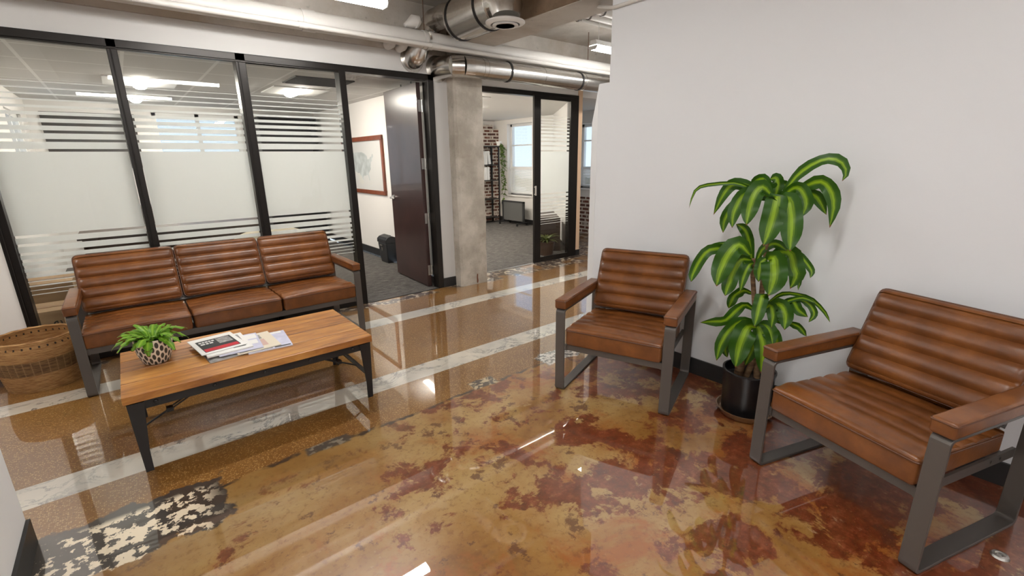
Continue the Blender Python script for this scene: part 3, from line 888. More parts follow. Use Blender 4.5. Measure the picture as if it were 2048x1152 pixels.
# lowest first
m, c, h = magazine(.468, 2.742, -4, ZT, .215, .278, .006, 'magazine at the window end of the fan, lilac cover with a dark strip', LILAC)
patchm(c, h, -.10, -.13, .01, .10, GREYINK); patchm(c, h, -.10, .105, .09, .132, PAPER); patchm(c, h, .02, -.13, .10, -.115, INK)
m, c, h = magazine(.405, 2.760, 2, ZT + .0065, .210, .275, .005, 'cream-covered magazine with a pink block, lying next over the lilac one', CREAMINK)
patchm(c, h, -.09, -.09, .055, .02, PINKINK); patchm(c, h, -.09, .03, .05, .10, GREYINK); patchm(c, h, -.095, -.125, .02, -.11, INK)
m, c, h = magazine(.335, 2.775, -3, ZT + .012, .205, .272, .004, 'pale blue-white pamphlet in the middle of the magazine fan', LILAC)
patchm(c, h, -.09, .04, .095, .12, PAPER); patchm(c, h, .02, -.05, .09, .02, PAPER)
m, c, h = magazine(.275, 2.800, 3, ZT + .0165, .212, .278, .007, 'white-bordered magazine with grey photographs, second from the top of the fan', PAPER)
patchm(c, h, -.085, .01, .085, .115, GREYINK); patchm(c, h, -.085, -.08, .085, -.005, PINKINK); patchm(c, h, .02, -.10, .08, .02, INK, k=1)
m, c, h = magazine(.243, 2.838, 8, ZT + .024, .212, .275, .003, 'magazine topmost in the fan, red and black picture inside a white border', PAPER)
patchm(c, h, -.082, -.112, .085, .085, INK); patchm(c, h, -.078, -.106, .08, -.06, REDINK, k=1); patchm(c, h, .01, -.02, .075, .075, GREYINK, k=1)
w = MB()
for (x, y, L) in ((-.072, .055, .012), (-.056, .055, .010), (-.042, .055, .012), (-.026, .055, .01), (-.012, .055, .012), (-.07, .022, .02), (-.045, .022, .012), (-.028, .022, .016)):
    w.box(x, y - .009, h + .0003, x + L, y + .009, h + .0007)
w.build('masthead', PAPER, c)
# blank flyleaf peeping out under the top magazine
m, c, h = magazine(.262, 2.745, 6, ZT + .0005, .19, .24, .0055, 'thin grey booklet underneath the topmost magazine, only an edge showing', GREYINK)

# small plant on the table
pl = thing('potted_cactus', 'small leafy green plant in a cream pot with dark ovals, on the coffee table', 'potted plant', (-.022, 2.835, ZT))
prof = [(.0, 0), (.050, 0), (.056, .004), (.074, .055), (.080, .095), (.079, .130), (.073, .130), (.071, .112), (0, .112)]
MB().lathe(prof, 40).build('pot', OVALPOT, pl, smooth=True)
MB().lathe([(0, .111), (.070, .111), (.05, .120), (0, .123)], 20).build('soil', SOIL, pl, smooth=True)

def ribbon(mb, uvl, pts, hw, up=Vector((0, 0, 1)), fold=.25, wave=0.0, nw=4, shape=None, side=None, ph=0.0):
    n = len(pts); rows = []
    for i, p in enumerate(pts):
        t = (pts[min(i + 1, n - 1)] - pts[max(i - 1, 0)]).normalized()
        s = side if side is not None else t.cross(up)
        s = s - t * s.dot(t)
        if s.length < 1e-4: s = t.cross(Vector((1, 0, 0)))
        s.normalize(); nn = s.cross(t).normalized()
        f = i / (n - 1)
        w = hw * (shape(f) if shape else (max(0.0, sin(pi * min(1, f * .93 + .07))) ** .6))
        row = []
        for k in range(nw + 1):
            q = 2 * k / nw - 1
            off = s * (q * w) - nn * (abs(q) * w * fold) + nn * (wave * w * sin(f * 19 + ph + q) * abs(q))
            row.append((mb.bm.verts.new(p + off), (k / nw, f)))
        rows.append(row)
    for a, b in zip(rows, rows[1:]):
        for k in range(nw):
            vs = [a[k], a[k + 1], b[k + 1], b[k]]
            fc = mb.face([v[0] for v in vs])
            if fc:
                fc.smooth = True
                for lp, v in zip(fc.loops, vs): lp[uvl].uv = v[1]
def build_leaves(mb, name, mat, parent):
    me = bpy.data.meshes.new(name); mb.bm.to_mesh(me); mb.bm.free(); me.materials.append(mat)
    for p in me.polygons: p.use_smooth = True
    o = bpy.data.objects.new(name, me); COL.objects.link(o); o.parent = parent
    return o

random.seed(21)
fm = MB(); uvl = fm.bm.loops.layers.uv.new('UVMap')
for k in range(38):
    az = k * 2.399 + random.uniform(-.3, .3); ring_ = k / 38
    el = radians(74 - 54 * ring_ + random.uniform(-10, 10)); Ln = random.uniform(.10, .165) * (.75 + .4 * ring_)
    p = Vector((.02 * cos(az), .02 * sin(az), .118)); pts = [p.copy()]
    for i in range(9):
        p = p + Vector((cos(az) * cos(el), sin(az) * cos(el), sin(el))) * (Ln / 9); pts.append(p.copy()); el -= radians(9 + 3 * ring_)
    ribbon(fm, uvl, pts, random.uniform(.013, .021), fold=.2, wave=.35, ph=k,
           shape=lambda f: (.35 + .65 * min(1, f * 2.2)) * (1 if f < .8 else max(.25, 1 - (f - .8) * 3.2)) * (1 - .22 * (1 if (int(f * 9) % 3 == 2) else 0)))
build_leaves(fm, 'foliage', LEAF2, pl)

# ------------------------------------------------------------------ basket
bk = thing('wicker_basket', 'round open wicker basket on the floor beside the sofa', 'basket', (-.605, 4.065, 0))
out = []; inn = []
N = 112; H_ = .320
mb = MB(); rows = 46; R = []
for i in range(rows + 1):
    z = H_ * i / rows; rr = .180 + .030 * sin(min(1, z / .26) * pi / 2) - .010 * max(0, (z - .26) / .06)
    ring_ = []
    for k in range(N):
        e = .0022 * (1 if ((i + k // 2) % 2) else -1) if 0 < i < rows else 0
        ring_.append(Vector(((rr + e) * cos(2 * pi * k / N), (rr + e) * sin(2 * pi * k / N), z)))
    R.append(ring_)
for i in range(rows, -1, -3):
    z = max(.012, H_ * i / rows); rr = .180 + .030 * sin(min(1, z / .26) * pi / 2) - .010 * max(0, (z - .26) / .06) - .012
    R.append([Vector((rr * cos(2 * pi * k / N), rr * sin(2 * pi * k / N), z)) for k in range(N)])
mb.loops(R).build('basket_body', RATTAN, bk, smooth=True)
mb = MB(); mb.tube([(.194 * cos(2 * pi * k / 60), .194 * sin(2 * pi * k / 60), H_ + .002 * sin(k * pi / 2)) for k in range(60)], .008, 8, close=True)
mb.build('basket_rim', RATTAN, bk, smooth=True)

# ------------------------------------------------------------------ tall plant
PX, PY = 2.415, .962
tp = thing('corn_plant', 'tall corn plant with striped drooping leaves in a black pot on a saucer', 'potted plant', (PX, PY, 0))
MB().lathe([(0, .020), (.110, .020), (.118, .03), (.126, .245), (.131, .252), (.131, .262), (.122, .262), (.117, .21), (0, .21)], 48).build('pot', POTBLACK, tp, smooth=True)
MB().lathe([(0, 0), (.118, 0), (.128, .008), (.142, .036), (.146, .040), (.138, .040), (.124, .019), (0, .019)], 48).build('saucer', plain('bronze_saucer', (.20, .11, .06), .22, coat=.8), tp, smooth=True)
MB().lathe([(0, .205), (.116, .205), (.08, .216), (0, .22)], 24).build('soil', SOIL, tp, smooth=True)
def local(P): return [Vector((p[0] - PX, p[1] - PY, p[2])) for p in P]
canes = [
 ([(2.380, 1.000, .205), (2.381, .998, .27), (2.383, .995, .315)], [.024, .023, .021]),
 ([(2.400, .975, .205), (2.410, .950, .30), (2.414, .945, .403), (2.404, .972, .60), (2.392, 1.000, .78), (2.392, 1.004, .86)], [.018, .016, .013, .012, .011, .010]),
 ([(2.432, .925, .205), (2.425, .935, .30), (2.416, .945, .40), (2.412, .950, .65), (2.410, .957, .86), (2.412, .953, 1.0), (2.411, .953, 1.155)], [.016, .015, .014, .013, .012, .011, .009]),
]
for P, rr in canes: MB().tube(local(P), rr, 12).build('cane', CANE, tp, smooth=True)
LEAVES = [
 ('T', 0.0096, [(2.411,0.954,1.157), (2.395,0.982,1.173), (2.379,1.009,1.189), (2.364,1.034,1.201), (2.350,1.059,1.212), (2.336,1.082,1.223), (2.319,1.112,1.231), (2.293,1.166,1.228), (2.266,1.219,1.220), (2.250,1.249,1.210), (2.238,1.267,1.190), (2.229,1.277,1.150), (2.222,1.283,1.102)]),
 ('T', 0.0331, [(2.422,0.979,1.169), (2.410,1.004,1.183), (2.397,1.030,1.196), (2.385,1.057,1.208), (2.372,1.084,1.219), (2.361,1.107,1.225), (2.353,1.122,1.225), (2.346,1.135,1.219), (2.339,1.148,1.204), (2.332,1.160,1.180), (2.325,1.172,1.149), (2.319,1.184,1.110), (2.312,1.196,1.068)]),
 ('T', 0.0386, [(2.389,0.953,1.163), (2.374,0.975,1.173), (2.359,0.998,1.183), (2.344,1.017,1.188), (2.331,1.034,1.187), (2.319,1.047,1.181), (2.309,1.058,1.169), (2.299,1.067,1.148), (2.290,1.074,1.120), (2.282,1.078,1.093), (2.276,1.078,1.068), (2.271,1.074,1.044), (2.266,1.071,1.019)]),
 ('T', 0.0276, [(2.423,0.976,1.150), (2.410,1.004,1.158), (2.397,1.032,1.166), (2.385,1.057,1.167), (2.374,1.078,1.158), (2.365,1.097,1.141), (2.357,1.113,1.121), (2.349,1.127,1.100), (2.343,1.138,1.075), (2.338,1.146,1.050), (2.335,1.149,1.026), (2.333,1.147,1.003), (2.332,1.146,0.979)]),
 ('T', 0.0469, [(2.380,0.950,1.173), (2.368,0.963,1.190), (2.357,0.976,1.207), (2.346,0.987,1.215), (2.336,0.996,1.210), (2.326,1.004,1.196), (2.318,1.009,1.178), (2.310,1.012,1.156), (2.303,1.014,1.129), (2.297,1.014,1.104), (2.291,1.013,1.081), (2.285,1.012,1.058), (2.280,1.010,1.036)]),
 ('T', 0.0551, [(2.365,0.934,1.151), (2.360,0.929,1.162), (2.355,0.923,1.173), (2.350,0.918,1.174), (2.344,0.916,1.157), (2.337,0.914,1.130), (2.330,0.914,1.102), (2.323,0.914,1.074), (2.315,0.915,1.045), (2.307,0.916,1.017), (2.300,0.917,0.993), (2.291,0.919,0.971), (2.283,0.922,0.948)]),
 ('T', 0.0524, [(2.375,0.908,1.152), (2.372,0.897,1.159), (2.368,0.886,1.166), (2.365,0.875,1.164), (2.361,0.864,1.146), (2.357,0.854,1.118), (2.352,0.845,1.089), (2.347,0.839,1.062), (2.341,0.834,1.033), (2.335,0.829,1.005), (2.328,0.825,0.980), (2.322,0.820,0.956), (2.316,0.816,0.933)]),
 ('T', 0.0303, [(2.446,0.974,1.148), (2.443,0.984,1.172), (2.441,0.994,1.195), (2.439,1.003,1.215), (2.437,1.012,1.230), (2.436,1.020,1.241), (2.434,1.029,1.248), (2.432,1.038,1.247), (2.430,1.048,1.242), (2.429,1.056,1.233), (2.428,1.061,1.220), (2.429,1.064,1.204), (2.429,1.067,1.188)]),
 ('T', 0.0276, [(2.457,0.972,1.148), (2.458,0.969,1.166), (2.460,0.966,1.184), (2.460,0.964,1.201), (2.461,0.964,1.215), (2.460,0.965,1.227), (2.459,0.968,1.237), (2.458,0.971,1.245), (2.456,0.975,1.251), (2.454,0.980,1.253), (2.451,0.986,1.252), (2.449,0.993,1.249), (2.446,0.999,1.248)]),
 ('T', 0.0248, [(2.420,0.932,1.134), (2.421,0.918,1.179), (2.423,0.900,1.222), (2.428,0.878,1.261), (2.433,0.855,1.289), (2.440,0.826,1.314), (2.449,0.793,1.334), (2.456,0.766,1.342), (2.462,0.740,1.338), (2.468,0.715,1.323), (2.470,0.697,1.296), (2.468,0.693,1.269), (2.460,0.701,1.244)]),
 ('T', 0.0358, [(2.403,0.920,1.164), (2.406,0.904,1.182), (2.409,0.888,1.200), (2.411,0.873,1.211), (2.413,0.861,1.213), (2.414,0.849,1.209), (2.414,0.839,1.199), (2.415,0.828,1.183), (2.416,0.818,1.163), (2.415,0.812,1.142), (2.411,0.812,1.122), (2.406,0.815,1.103), (2.401,0.818,1.083)]),
 ('T', 0.0358, [(2.415,0.891,1.174), (2.421,0.867,1.194), (2.427,0.844,1.213), (2.433,0.821,1.228), (2.438,0.798,1.239), (2.443,0.777,1.242), (2.447,0.758,1.232), (2.450,0.742,1.214), (2.452,0.729,1.191), (2.453,0.718,1.161), (2.452,0.712,1.126), (2.448,0.712,1.083), (2.444,0.713,1.038)]),
 ('T', 0.0303, [(2.447,0.917,1.147), (2.453,0.898,1.155), (2.459,0.879,1.163), (2.465,0.861,1.170), (2.470,0.845,1.176), (2.474,0.829,1.181), (2.478,0.815,1.181), (2.481,0.803,1.175), (2.484,0.792,1.164), (2.486,0.782,1.150), (2.489,0.771,1.132), (2.492,0.760,1.111), (2.494,0.749,1.090)]),
 ('T', 0.0248, [(2.465,0.953,1.158), (2.465,0.956,1.171), (2.464,0.960,1.185), (2.464,0.963,1.198), (2.464,0.964,1.208), (2.466,0.962,1.214), (2.469,0.958,1.219), (2.472,0.952,1.221), (2.475,0.947,1.222), (2.478,0.942,1.222), (2.481,0.937,1.219), (2.484,0.931,1.216), (2.487,0.926,1.213)]),
 ('M', 0.0110, [(2.415,1.022,0.833), (2.406,1.039,0.861), (2.396,1.055,0.889), (2.387,1.072,0.910), (2.378,1.088,0.920), (2.368,1.104,0.924), (2.358,1.121,0.925), (2.348,1.140,0.923), (2.337,1.160,0.919), (2.327,1.179,0.913), (2.317,1.196,0.906), (2.308,1.212,0.898), (2.298,1.229,0.889)]),
 ('M', 0.0276, [(2.386,1.014,0.851), (2.366,1.049,0.874), (2.347,1.084,0.894), (2.327,1.120,0.903), (2.306,1.156,0.901), (2.290,1.184,0.892), (2.277,1.201,0.874), (2.267,1.212,0.850), (2.257,1.224,0.818), (2.248,1.234,0.780), (2.240,1.240,0.752), (2.235,1.239,0.735), (2.230,1.238,0.720)]),
 ('M', 0.0579, [(2.347,1.005,0.884), (2.333,1.019,0.905), (2.319,1.033,0.926), (2.305,1.046,0.936), (2.293,1.058,0.927), (2.280,1.068,0.907), (2.269,1.077,0.884), (2.258,1.084,0.859), (2.248,1.088,0.831), (2.238,1.091,0.804), (2.230,1.092,0.779), (2.222,1.092,0.753), (2.214,1.091,0.728)]),
 ('M', 0.0414, [(2.359,1.002,0.857), (2.348,1.014,0.859), (2.338,1.027,0.861), (2.328,1.037,0.856), (2.319,1.046,0.840), (2.311,1.053,0.816), (2.303,1.058,0.792), (2.296,1.062,0.767), (2.290,1.064,0.741), (2.284,1.066,0.718), (2.278,1.067,0.701), (2.273,1.067,0.687), (2.267,1.068,0.673)]),
 ('M', 0.0276, [(2.371,0.998,0.843), (2.365,1.005,0.844), (2.358,1.012,0.846), (2.352,1.018,0.846), (2.346,1.024,0.843), (2.340,1.029,0.833), (2.335,1.034,0.820), (2.329,1.038,0.806), (2.324,1.043,0.791), (2.318,1.047,0.777), (2.313,1.052,0.763), (2.308,1.057,0.748), (2.302,1.061,0.734)]),
 ('M', 0.0221, [(2.364,0.990,0.840), (2.358,0.992,0.840), (2.353,0.995,0.840), (2.347,0.997,0.839), (2.342,0.999,0.835), (2.336,1.001,0.826), (2.331,1.004,0.815), (2.325,1.006,0.801), (2.320,1.008,0.785), (2.315,1.009,0.767), (2.310,1.010,0.745), (2.306,1.010,0.722), (2.301,1.011,0.700)]),
 ('M', 0.0248, [(2.409,1.011,0.809), (2.404,1.018,0.848), (2.400,1.025,0.886), (2.395,1.031,0.919), (2.391,1.038,0.946), (2.386,1.044,0.967), (2.382,1.051,0.985), (2.378,1.057,0.997), (2.373,1.063,1.005), (2.369,1.070,1.012), (2.364,1.078,1.018), (2.358,1.086,1.023), (2.353,1.095,1.028)]),
 ('N', 0.0634, [(2.368,0.926,0.868), (2.364,0.917,0.875), (2.361,0.909,0.883), (2.357,0.901,0.883), (2.353,0.893,0.871), (2.348,0.887,0.850), (2.343,0.881,0.829), (2.338,0.877,0.810), (2.332,0.874,0.790), (2.325,0.873,0.770), (2.318,0.873,0.750), (2.310,0.874,0.729), (2.302,0.876,0.709)]),
 ('N', 0.0303, [(2.366,0.931,0.877), (2.361,0.935,0.873), (2.356,0.938,0.869), (2.351,0.942,0.864), (2.346,0.944,0.858), (2.342,0.945,0.849), (2.339,0.945,0.839), (2.335,0.945,0.827), (2.332,0.944,0.815), (2.329,0.943,0.803), (2.326,0.941,0.790), (2.323,0.939,0.776), (2.320,0.937,0.763)]),
 ('N', 0.0221, [(2.396,0.991,0.833), (2.396,0.986,0.859), (2.396,0.980,0.885), (2.398,0.972,0.907), (2.401,0.960,0.922), (2.405,0.945,0.934), (2.409,0.932,0.941), (2.412,0.920,0.943), (2.414,0.910,0.941), (2.417,0.900,0.937), (2.419,0.889,0.930), (2.422,0.878,0.922), (2.424,0.868,0.913)]),
 ('N', 0.0496, [(2.417,0.938,0.869), (2.421,0.920,0.886), (2.425,0.902,0.900), (2.429,0.883,0.907), (2.433,0.865,0.907), (2.435,0.850,0.896), (2.436,0.840,0.870), (2.435,0.832,0.841), (2.435,0.823,0.822), (2.435,0.815,0.808), (2.432,0.814,0.788), (2.426,0.820,0.760), (2.419,0.828,0.732)]),
 ('N', 0.0165, [(2.440,0.935,0.871), (2.447,0.905,0.889), (2.453,0.876,0.904), (2.458,0.852,0.907), (2.460,0.833,0.900), (2.462,0.815,0.888), (2.463,0.799,0.872), (2.464,0.784,0.855), (2.463,0.772,0.841), (2.462,0.763,0.829), (2.458,0.758,0.818), (2.453,0.758,0.806), (2.447,0.759,0.795)]),
 ('N', 0.0110, [(2.451,0.908,0.894), (2.454,0.890,0.881), (2.457,0.872,0.869), (2.459,0.855,0.856), (2.461,0.841,0.843), (2.461,0.829,0.829), (2.460,0.820,0.814), (2.459,0.812,0.799), (2.456,0.806,0.785), (2.453,0.803,0.770), (2.450,0.801,0.755), (2.445,0.801,0.741), (2.441,0.799,0.726)]),
 ('L', 0.0358, [(2.363,0.913,0.637), (2.354,0.914,0.661), (2.346,0.915,0.685), (2.337,0.915,0.698), (2.330,0.915,0.695), (2.322,0.914,0.681), (2.314,0.913,0.665), (2.306,0.912,0.647), (2.299,0.911,0.627), (2.291,0.909,0.606), (2.283,0.908,0.587), (2.276,0.908,0.569), (2.268,0.907,0.550)]),
 ('L', 0.0276, [(2.398,0.932,0.587), (2.397,0.923,0.602), (2.396,0.914,0.618), (2.395,0.905,0.630), (2.394,0.898,0.636), (2.392,0.891,0.632), (2.390,0.884,0.622), (2.388,0.879,0.608), (2.386,0.874,0.594), (2.382,0.871,0.580), (2.378,0.870,0.564), (2.374,0.869,0.547), (2.371,0.867,0.531)]),
 ('L', 0.0414, [(2.399,0.929,0.598), (2.400,0.911,0.613), (2.402,0.892,0.630), (2.402,0.875,0.643), (2.402,0.860,0.649), (2.401,0.848,0.645), (2.399,0.837,0.635), (2.396,0.828,0.621), (2.393,0.821,0.606), (2.389,0.816,0.590), (2.384,0.813,0.573), (2.378,0.811,0.554), (2.373,0.808,0.536)]),
 ('L', 0.0124, [(2.450,0.936,0.620), (2.449,0.921,0.642), (2.449,0.904,0.663), (2.449,0.887,0.681), (2.450,0.867,0.694), (2.455,0.838,0.702), (2.460,0.805,0.703), (2.467,0.773,0.698), (2.472,0.741,0.685), (2.478,0.710,0.661), (2.481,0.683,0.634), (2.481,0.668,0.612), (2.479,0.655,0.591)]),
 ('L', 0.0124, [(2.447,0.917,0.612), (2.450,0.898,0.625), (2.452,0.879,0.637), (2.454,0.861,0.649), (2.456,0.843,0.659), (2.457,0.826,0.669), (2.459,0.810,0.678), (2.460,0.794,0.685), (2.460,0.779,0.689), (2.461,0.764,0.688), (2.462,0.750,0.685), (2.462,0.736,0.680), (2.462,0.721,0.676)]),
 ('L', 0.0248, [(2.461,0.885,0.622), (2.462,0.869,0.634), (2.464,0.854,0.647), (2.465,0.839,0.657), (2.466,0.827,0.661), (2.466,0.816,0.657), (2.465,0.808,0.646), (2.464,0.800,0.634), (2.463,0.791,0.624), (2.463,0.780,0.617), (2.463,0.769,0.611), (2.463,0.757,0.605), (2.463,0.745,0.599)]),
 ('L', 0.0165, [(2.477,0.818,0.671), (2.479,0.804,0.671), (2.482,0.789,0.670), (2.484,0.775,0.667), (2.485,0.763,0.661), (2.486,0.751,0.653), (2.486,0.742,0.643), (2.486,0.735,0.633), (2.484,0.729,0.622), (2.482,0.727,0.610), (2.477,0.729,0.598), (2.471,0.735,0.585), (2.466,0.740,0.572)]),
 ('L', 0.0276, [(2.404,0.969,0.587), (2.392,0.987,0.604), (2.379,1.004,0.618), (2.368,1.019,0.614), (2.357,1.033,0.595), (2.345,1.047,0.574), (2.335,1.061,0.550), (2.323,1.075,0.529), (2.310,1.094,0.519), (2.296,1.115,0.516), (2.282,1.137,0.513), (2.268,1.158,0.508), (2.254,1.179,0.503)]),
 ('L', 0.0248, [(2.425,0.998,0.668), (2.419,1.012,0.674), (2.412,1.025,0.681), (2.406,1.038,0.682), (2.400,1.051,0.676), (2.394,1.063,0.665), (2.389,1.073,0.653), (2.386,1.079,0.640), (2.383,1.083,0.625), (2.381,1.086,0.611), (2.379,1.089,0.599), (2.377,1.091,0.588), (2.376,1.093,0.577)]),
 ('L', 0.0358, [(2.377,0.957,0.542), (2.364,0.972,0.542), (2.350,0.988,0.542), (2.337,1.003,0.537), (2.323,1.018,0.522), (2.311,1.032,0.502), (2.299,1.043,0.480), (2.288,1.052,0.457), (2.278,1.058,0.432), (2.269,1.063,0.406), (2.261,1.064,0.379), (2.254,1.064,0.350), (2.247,1.064,0.322)]),
 ('L', 0.0606, [(2.354,0.934,0.519), (2.343,0.939,0.522), (2.332,0.944,0.527), (2.321,0.950,0.529), (2.310,0.954,0.524), (2.299,0.958,0.510), (2.289,0.961,0.488), (2.279,0.963,0.463), (2.269,0.965,0.437), (2.261,0.964,0.410), (2.252,0.962,0.382), (2.244,0.960,0.352), (2.236,0.958,0.323)]),
 ('L', 0.0276, [(2.394,0.941,0.493), (2.391,0.940,0.481), (2.388,0.939,0.469), (2.384,0.939,0.457), (2.381,0.938,0.445), (2.377,0.938,0.431), (2.373,0.939,0.416), (2.369,0.941,0.400), (2.364,0.944,0.381), (2.359,0.947,0.361), (2.354,0.951,0.341), (2.349,0.954,0.321), (2.344,0.958,0.301)]),
 ('L', 0.0469, [(2.363,0.939,0.529), (2.359,0.931,0.524), (2.355,0.924,0.520), (2.350,0.916,0.514), (2.346,0.909,0.504), (2.343,0.900,0.488), (2.339,0.891,0.468), (2.336,0.882,0.446), (2.331,0.875,0.421), (2.326,0.870,0.395), (2.320,0.867,0.365), (2.314,0.865,0.335), (2.308,0.862,0.305)]),
 ('L', 0.0414, [(2.384,0.940,0.523), (2.382,0.930,0.524), (2.380,0.920,0.525), (2.377,0.910,0.527), (2.375,0.900,0.527), (2.373,0.891,0.526), (2.370,0.882,0.522), (2.367,0.874,0.514), (2.363,0.867,0.504), (2.360,0.861,0.492), (2.356,0.854,0.479), (2.352,0.848,0.466), (2.349,0.841,0.454)]),
 ('L', 0.0221, [(2.392,1.052,0.462), (2.388,1.059,0.447), (2.385,1.066,0.431), (2.381,1.072,0.416), (2.378,1.077,0.401), (2.376,1.080,0.387), (2.374,1.083,0.374), (2.373,1.084,0.361), (2.372,1.084,0.348), (2.372,1.081,0.336), (2.373,1.077,0.325), (2.374,1.072,0.314), (2.375,1.067,0.303)]),
 ('L', 0.0193, [(2.455,0.898,0.540), (2.459,0.879,0.542), (2.463,0.861,0.545), (2.467,0.843,0.547), (2.470,0.826,0.547), (2.472,0.812,0.546), (2.474,0.799,0.543), (2.475,0.787,0.539), (2.476,0.776,0.533), (2.476,0.766,0.525), (2.476,0.758,0.516), (2.476,0.750,0.505), (2.476,0.741,0.496)]),
 ('L', 0.0303, [(2.407,0.911,0.512), (2.405,0.901,0.512), (2.404,0.891,0.511), (2.403,0.881,0.510), (2.401,0.872,0.506), (2.399,0.863,0.498), (2.397,0.855,0.487), (2.394,0.848,0.475), (2.391,0.843,0.463), (2.387,0.840,0.452), (2.382,0.840,0.440), (2.376,0.840,0.428), (2.371,0.840,0.416)]),
]

VD = Vector((2.40, .98, 0)).normalized()
for cl in 'TMNL':
    fm = MB(); uvl = fm.bm.loops.layers.uv.new('UVMap')
    for q, (c, hw_, P) in enumerate(LEAVES):
        if c != cl: continue
        pts = local(P)
        # widen towards the viewer-facing plane but tip each blade a little
        n = len(pts); t = (pts[-1] - pts[0]).normalized()
        side = t.cross(VD)
        tilt = random.uniform(-.35, .35)
        side = (side.normalized() * cos(tilt) + VD * sin(tilt)) if side.length > .05 else None
        ribbon(fm, uvl, pts, hw_ * (.88 if hw_ > .03 else 1), side=None if hw_ < .016 else None, up=(VD * cos(tilt) + Vector((0, 0, 1)) * sin(tilt)), fold=.18 if hw_ > .02 else .3, wave=.26, nw=6, ph=q * 1.7,
               shape=lambda f: (.22 + .78 * min(1, f / .34) ** .8) if f < .62 else max(.0, 1 - ((f - .62) / .38) ** 2.2))
    o = build_leaves(fm, 'leaf_cluster', LEAF, tp)

# floor cap in the corner
fc = MB().lathe([(0, .010), (.006, .010), (.008, .004), (.012, .004), (.014, .009), (.022, .007), (.026, 0), (0, 0)][::-1], 24, c=(2.138, -.057, 0)).build('floor_anchor_cap', CHROME, None, smooth=True)
tag(fc, 'small round metal cap set in the stained floor beside the armchair leg', 'cap')

# ------------------------------------------------------------------ overhead services
def strap(c, r, axis, name, mat, parent, t=.010, e=.006):
    mb = MB(); n = 40
    prof = [(r, -t), (r + e, -t), (r + e, t), (r, t)]
    M = {'x': Matrix.Rotation(radians(90), 4, 'Y'), 'y': Matrix.Rotation(radians(90), 4, 'X')}[axis]
    R = []
    for k in range(n):
        a = 2 * pi * k / n
        R.append([mb.bm.verts.new(Vector(c) + M @ Vector((q * cos(a), q * sin(a), z))) for q, z in prof])
    for k in range(n):
        A, B = R[k], R[(k + 1) % n]
        for q in range(4): mb.face([A[q], A[(q + 1) % 4], B[(q + 1) % 4], B[q]])
    return mb.build(name, mat, parent, smooth=True)
RUST = plain('rusty_rod', (.16, .10, .07), .6, metal=.5)
def rod(p0, p1, name, mat, parent, r=.005): return MB().tube([p0, p1], r, 6).build(name, mat, parent, smooth=True)

p = thing('white_pipe', 'thick white-painted pipe hung across the room below the ceiling', 'pipe', (0, 4.05, 2.394))
MB().tube([(-2.59, 0, 0), (5.17, 0, 0)], .070, 28).build('pipe_run', PIPEW, p, smooth=True)
for x in (-1.2, 1.32, 2.35, 5.11): strap((x, 0, 0), .070, 'x', 'coupling', PIPEW, p, .05)
strap((2.35, 0, .0), .077, 'x', 'clamp', CHROME, p, .012)
for x in (-1.0, 2.33, 4.50, 5.0): rod((x, 0, .066), (x, 0, .365), 'hanger_rod', RUST, p)
rod((2.42, .0, .066), (2.42, 0, .10), 'hanger_rod', RUST, p)
p = thing('thin_white_pipe', 'thin white pipe strapped under the thick white pipe', 'pipe', (0, 3.955, 2.335))
MB().tube([(-2.59, 0, 0), (5.05, .0, 0)], .0195, 14).build('pipe_run', PIPEW, p, smooth=True)
for x in (.0, 1.25, 2.37): strap((x, 0, 0), .0195, 'x', 'coupling', PIPEW, p, .03, .004)

# big round duct with its branch into the wall and its diffuser
d = thing('round_duct', 'large round galvanised duct overhead, ending above a white round ceiling diffuser', 'duct', (2.50, 3.6, 2.515))
MB().tube([(0, -.42, 0), (0, .14, 0)], .165, 36).build('duct_run', GALV, d, smooth=True)
for y in (-.30, .10): strap((0, y, 0), .165, 'y', 'strap', BLACKSTEEL, d, .010)
for y in (-.30, .10): rod((0, y, .17), (0, y, .24), 'strap_rod', BLACKSTEEL, d, .004)
MB().tube([(0, -.40, 0), (-.0, -.48, -.01), (-.015, -.52, -.05), (-.02, -.53, -.118)], [.163, .155, .13, .105], 32).build('boot', GALV, d, smooth=True)
MB().tube([(0, .13, .04), (-.01, .34, .075)], .100, 28).tube([(-.01, .32, .075), (-.02, .52, .07), (-.04, .59, .02)], .097, 28).tube([(-.035, .58, .03), (-.09, .605, -.06), (-.14, .61, -.14)], .096, 28).tube([(-.13, .605, -.12), (-.165, .63, -.215), (-.17, .66, -.235), (-.17, .708, -.24)], .095, 28).build('branch', GALV, d, smooth=True)
MB().lathe([(.096, 0), (.120, 0), (.120, .006), (.096, .006)], 36, M=Matrix.Translation((-.17, .712, -.24)) @ Matrix.Rotation(radians(90), 4, 'X')).build('flange', GALV, d, smooth=True)
dfx = thing('round_diffuser', 'white round slotted air diffuser below the large duct', 'diffuser', (2.475, 3.075, 2.35))
MB().lathe([(.105, .03), (.150, .012), (.152, .004), (.145, -.002), (.112, -.010), (.108, .02)], 44).build('rim', WHITE, dfx, smooth=True)
for r0 in (.085, .062, .040): MB().lathe([(r0 + .016, -.016), (r0 + .002, .014), (r0 - .002, .014), (r0 + .010, -.018)], 36).build('slat', WHITE, dfx, smooth=True)
MB().lathe([(0, .020), (.104, .020), (.104, .026), (0, .026)], 32).build('throat', GREYPANEL, dfx)
MB().lathe([(0, -.016), (.020, -.016), (.020, .012), (0, .012)], 20).build('hub', WHITE, dfx, smooth=True)

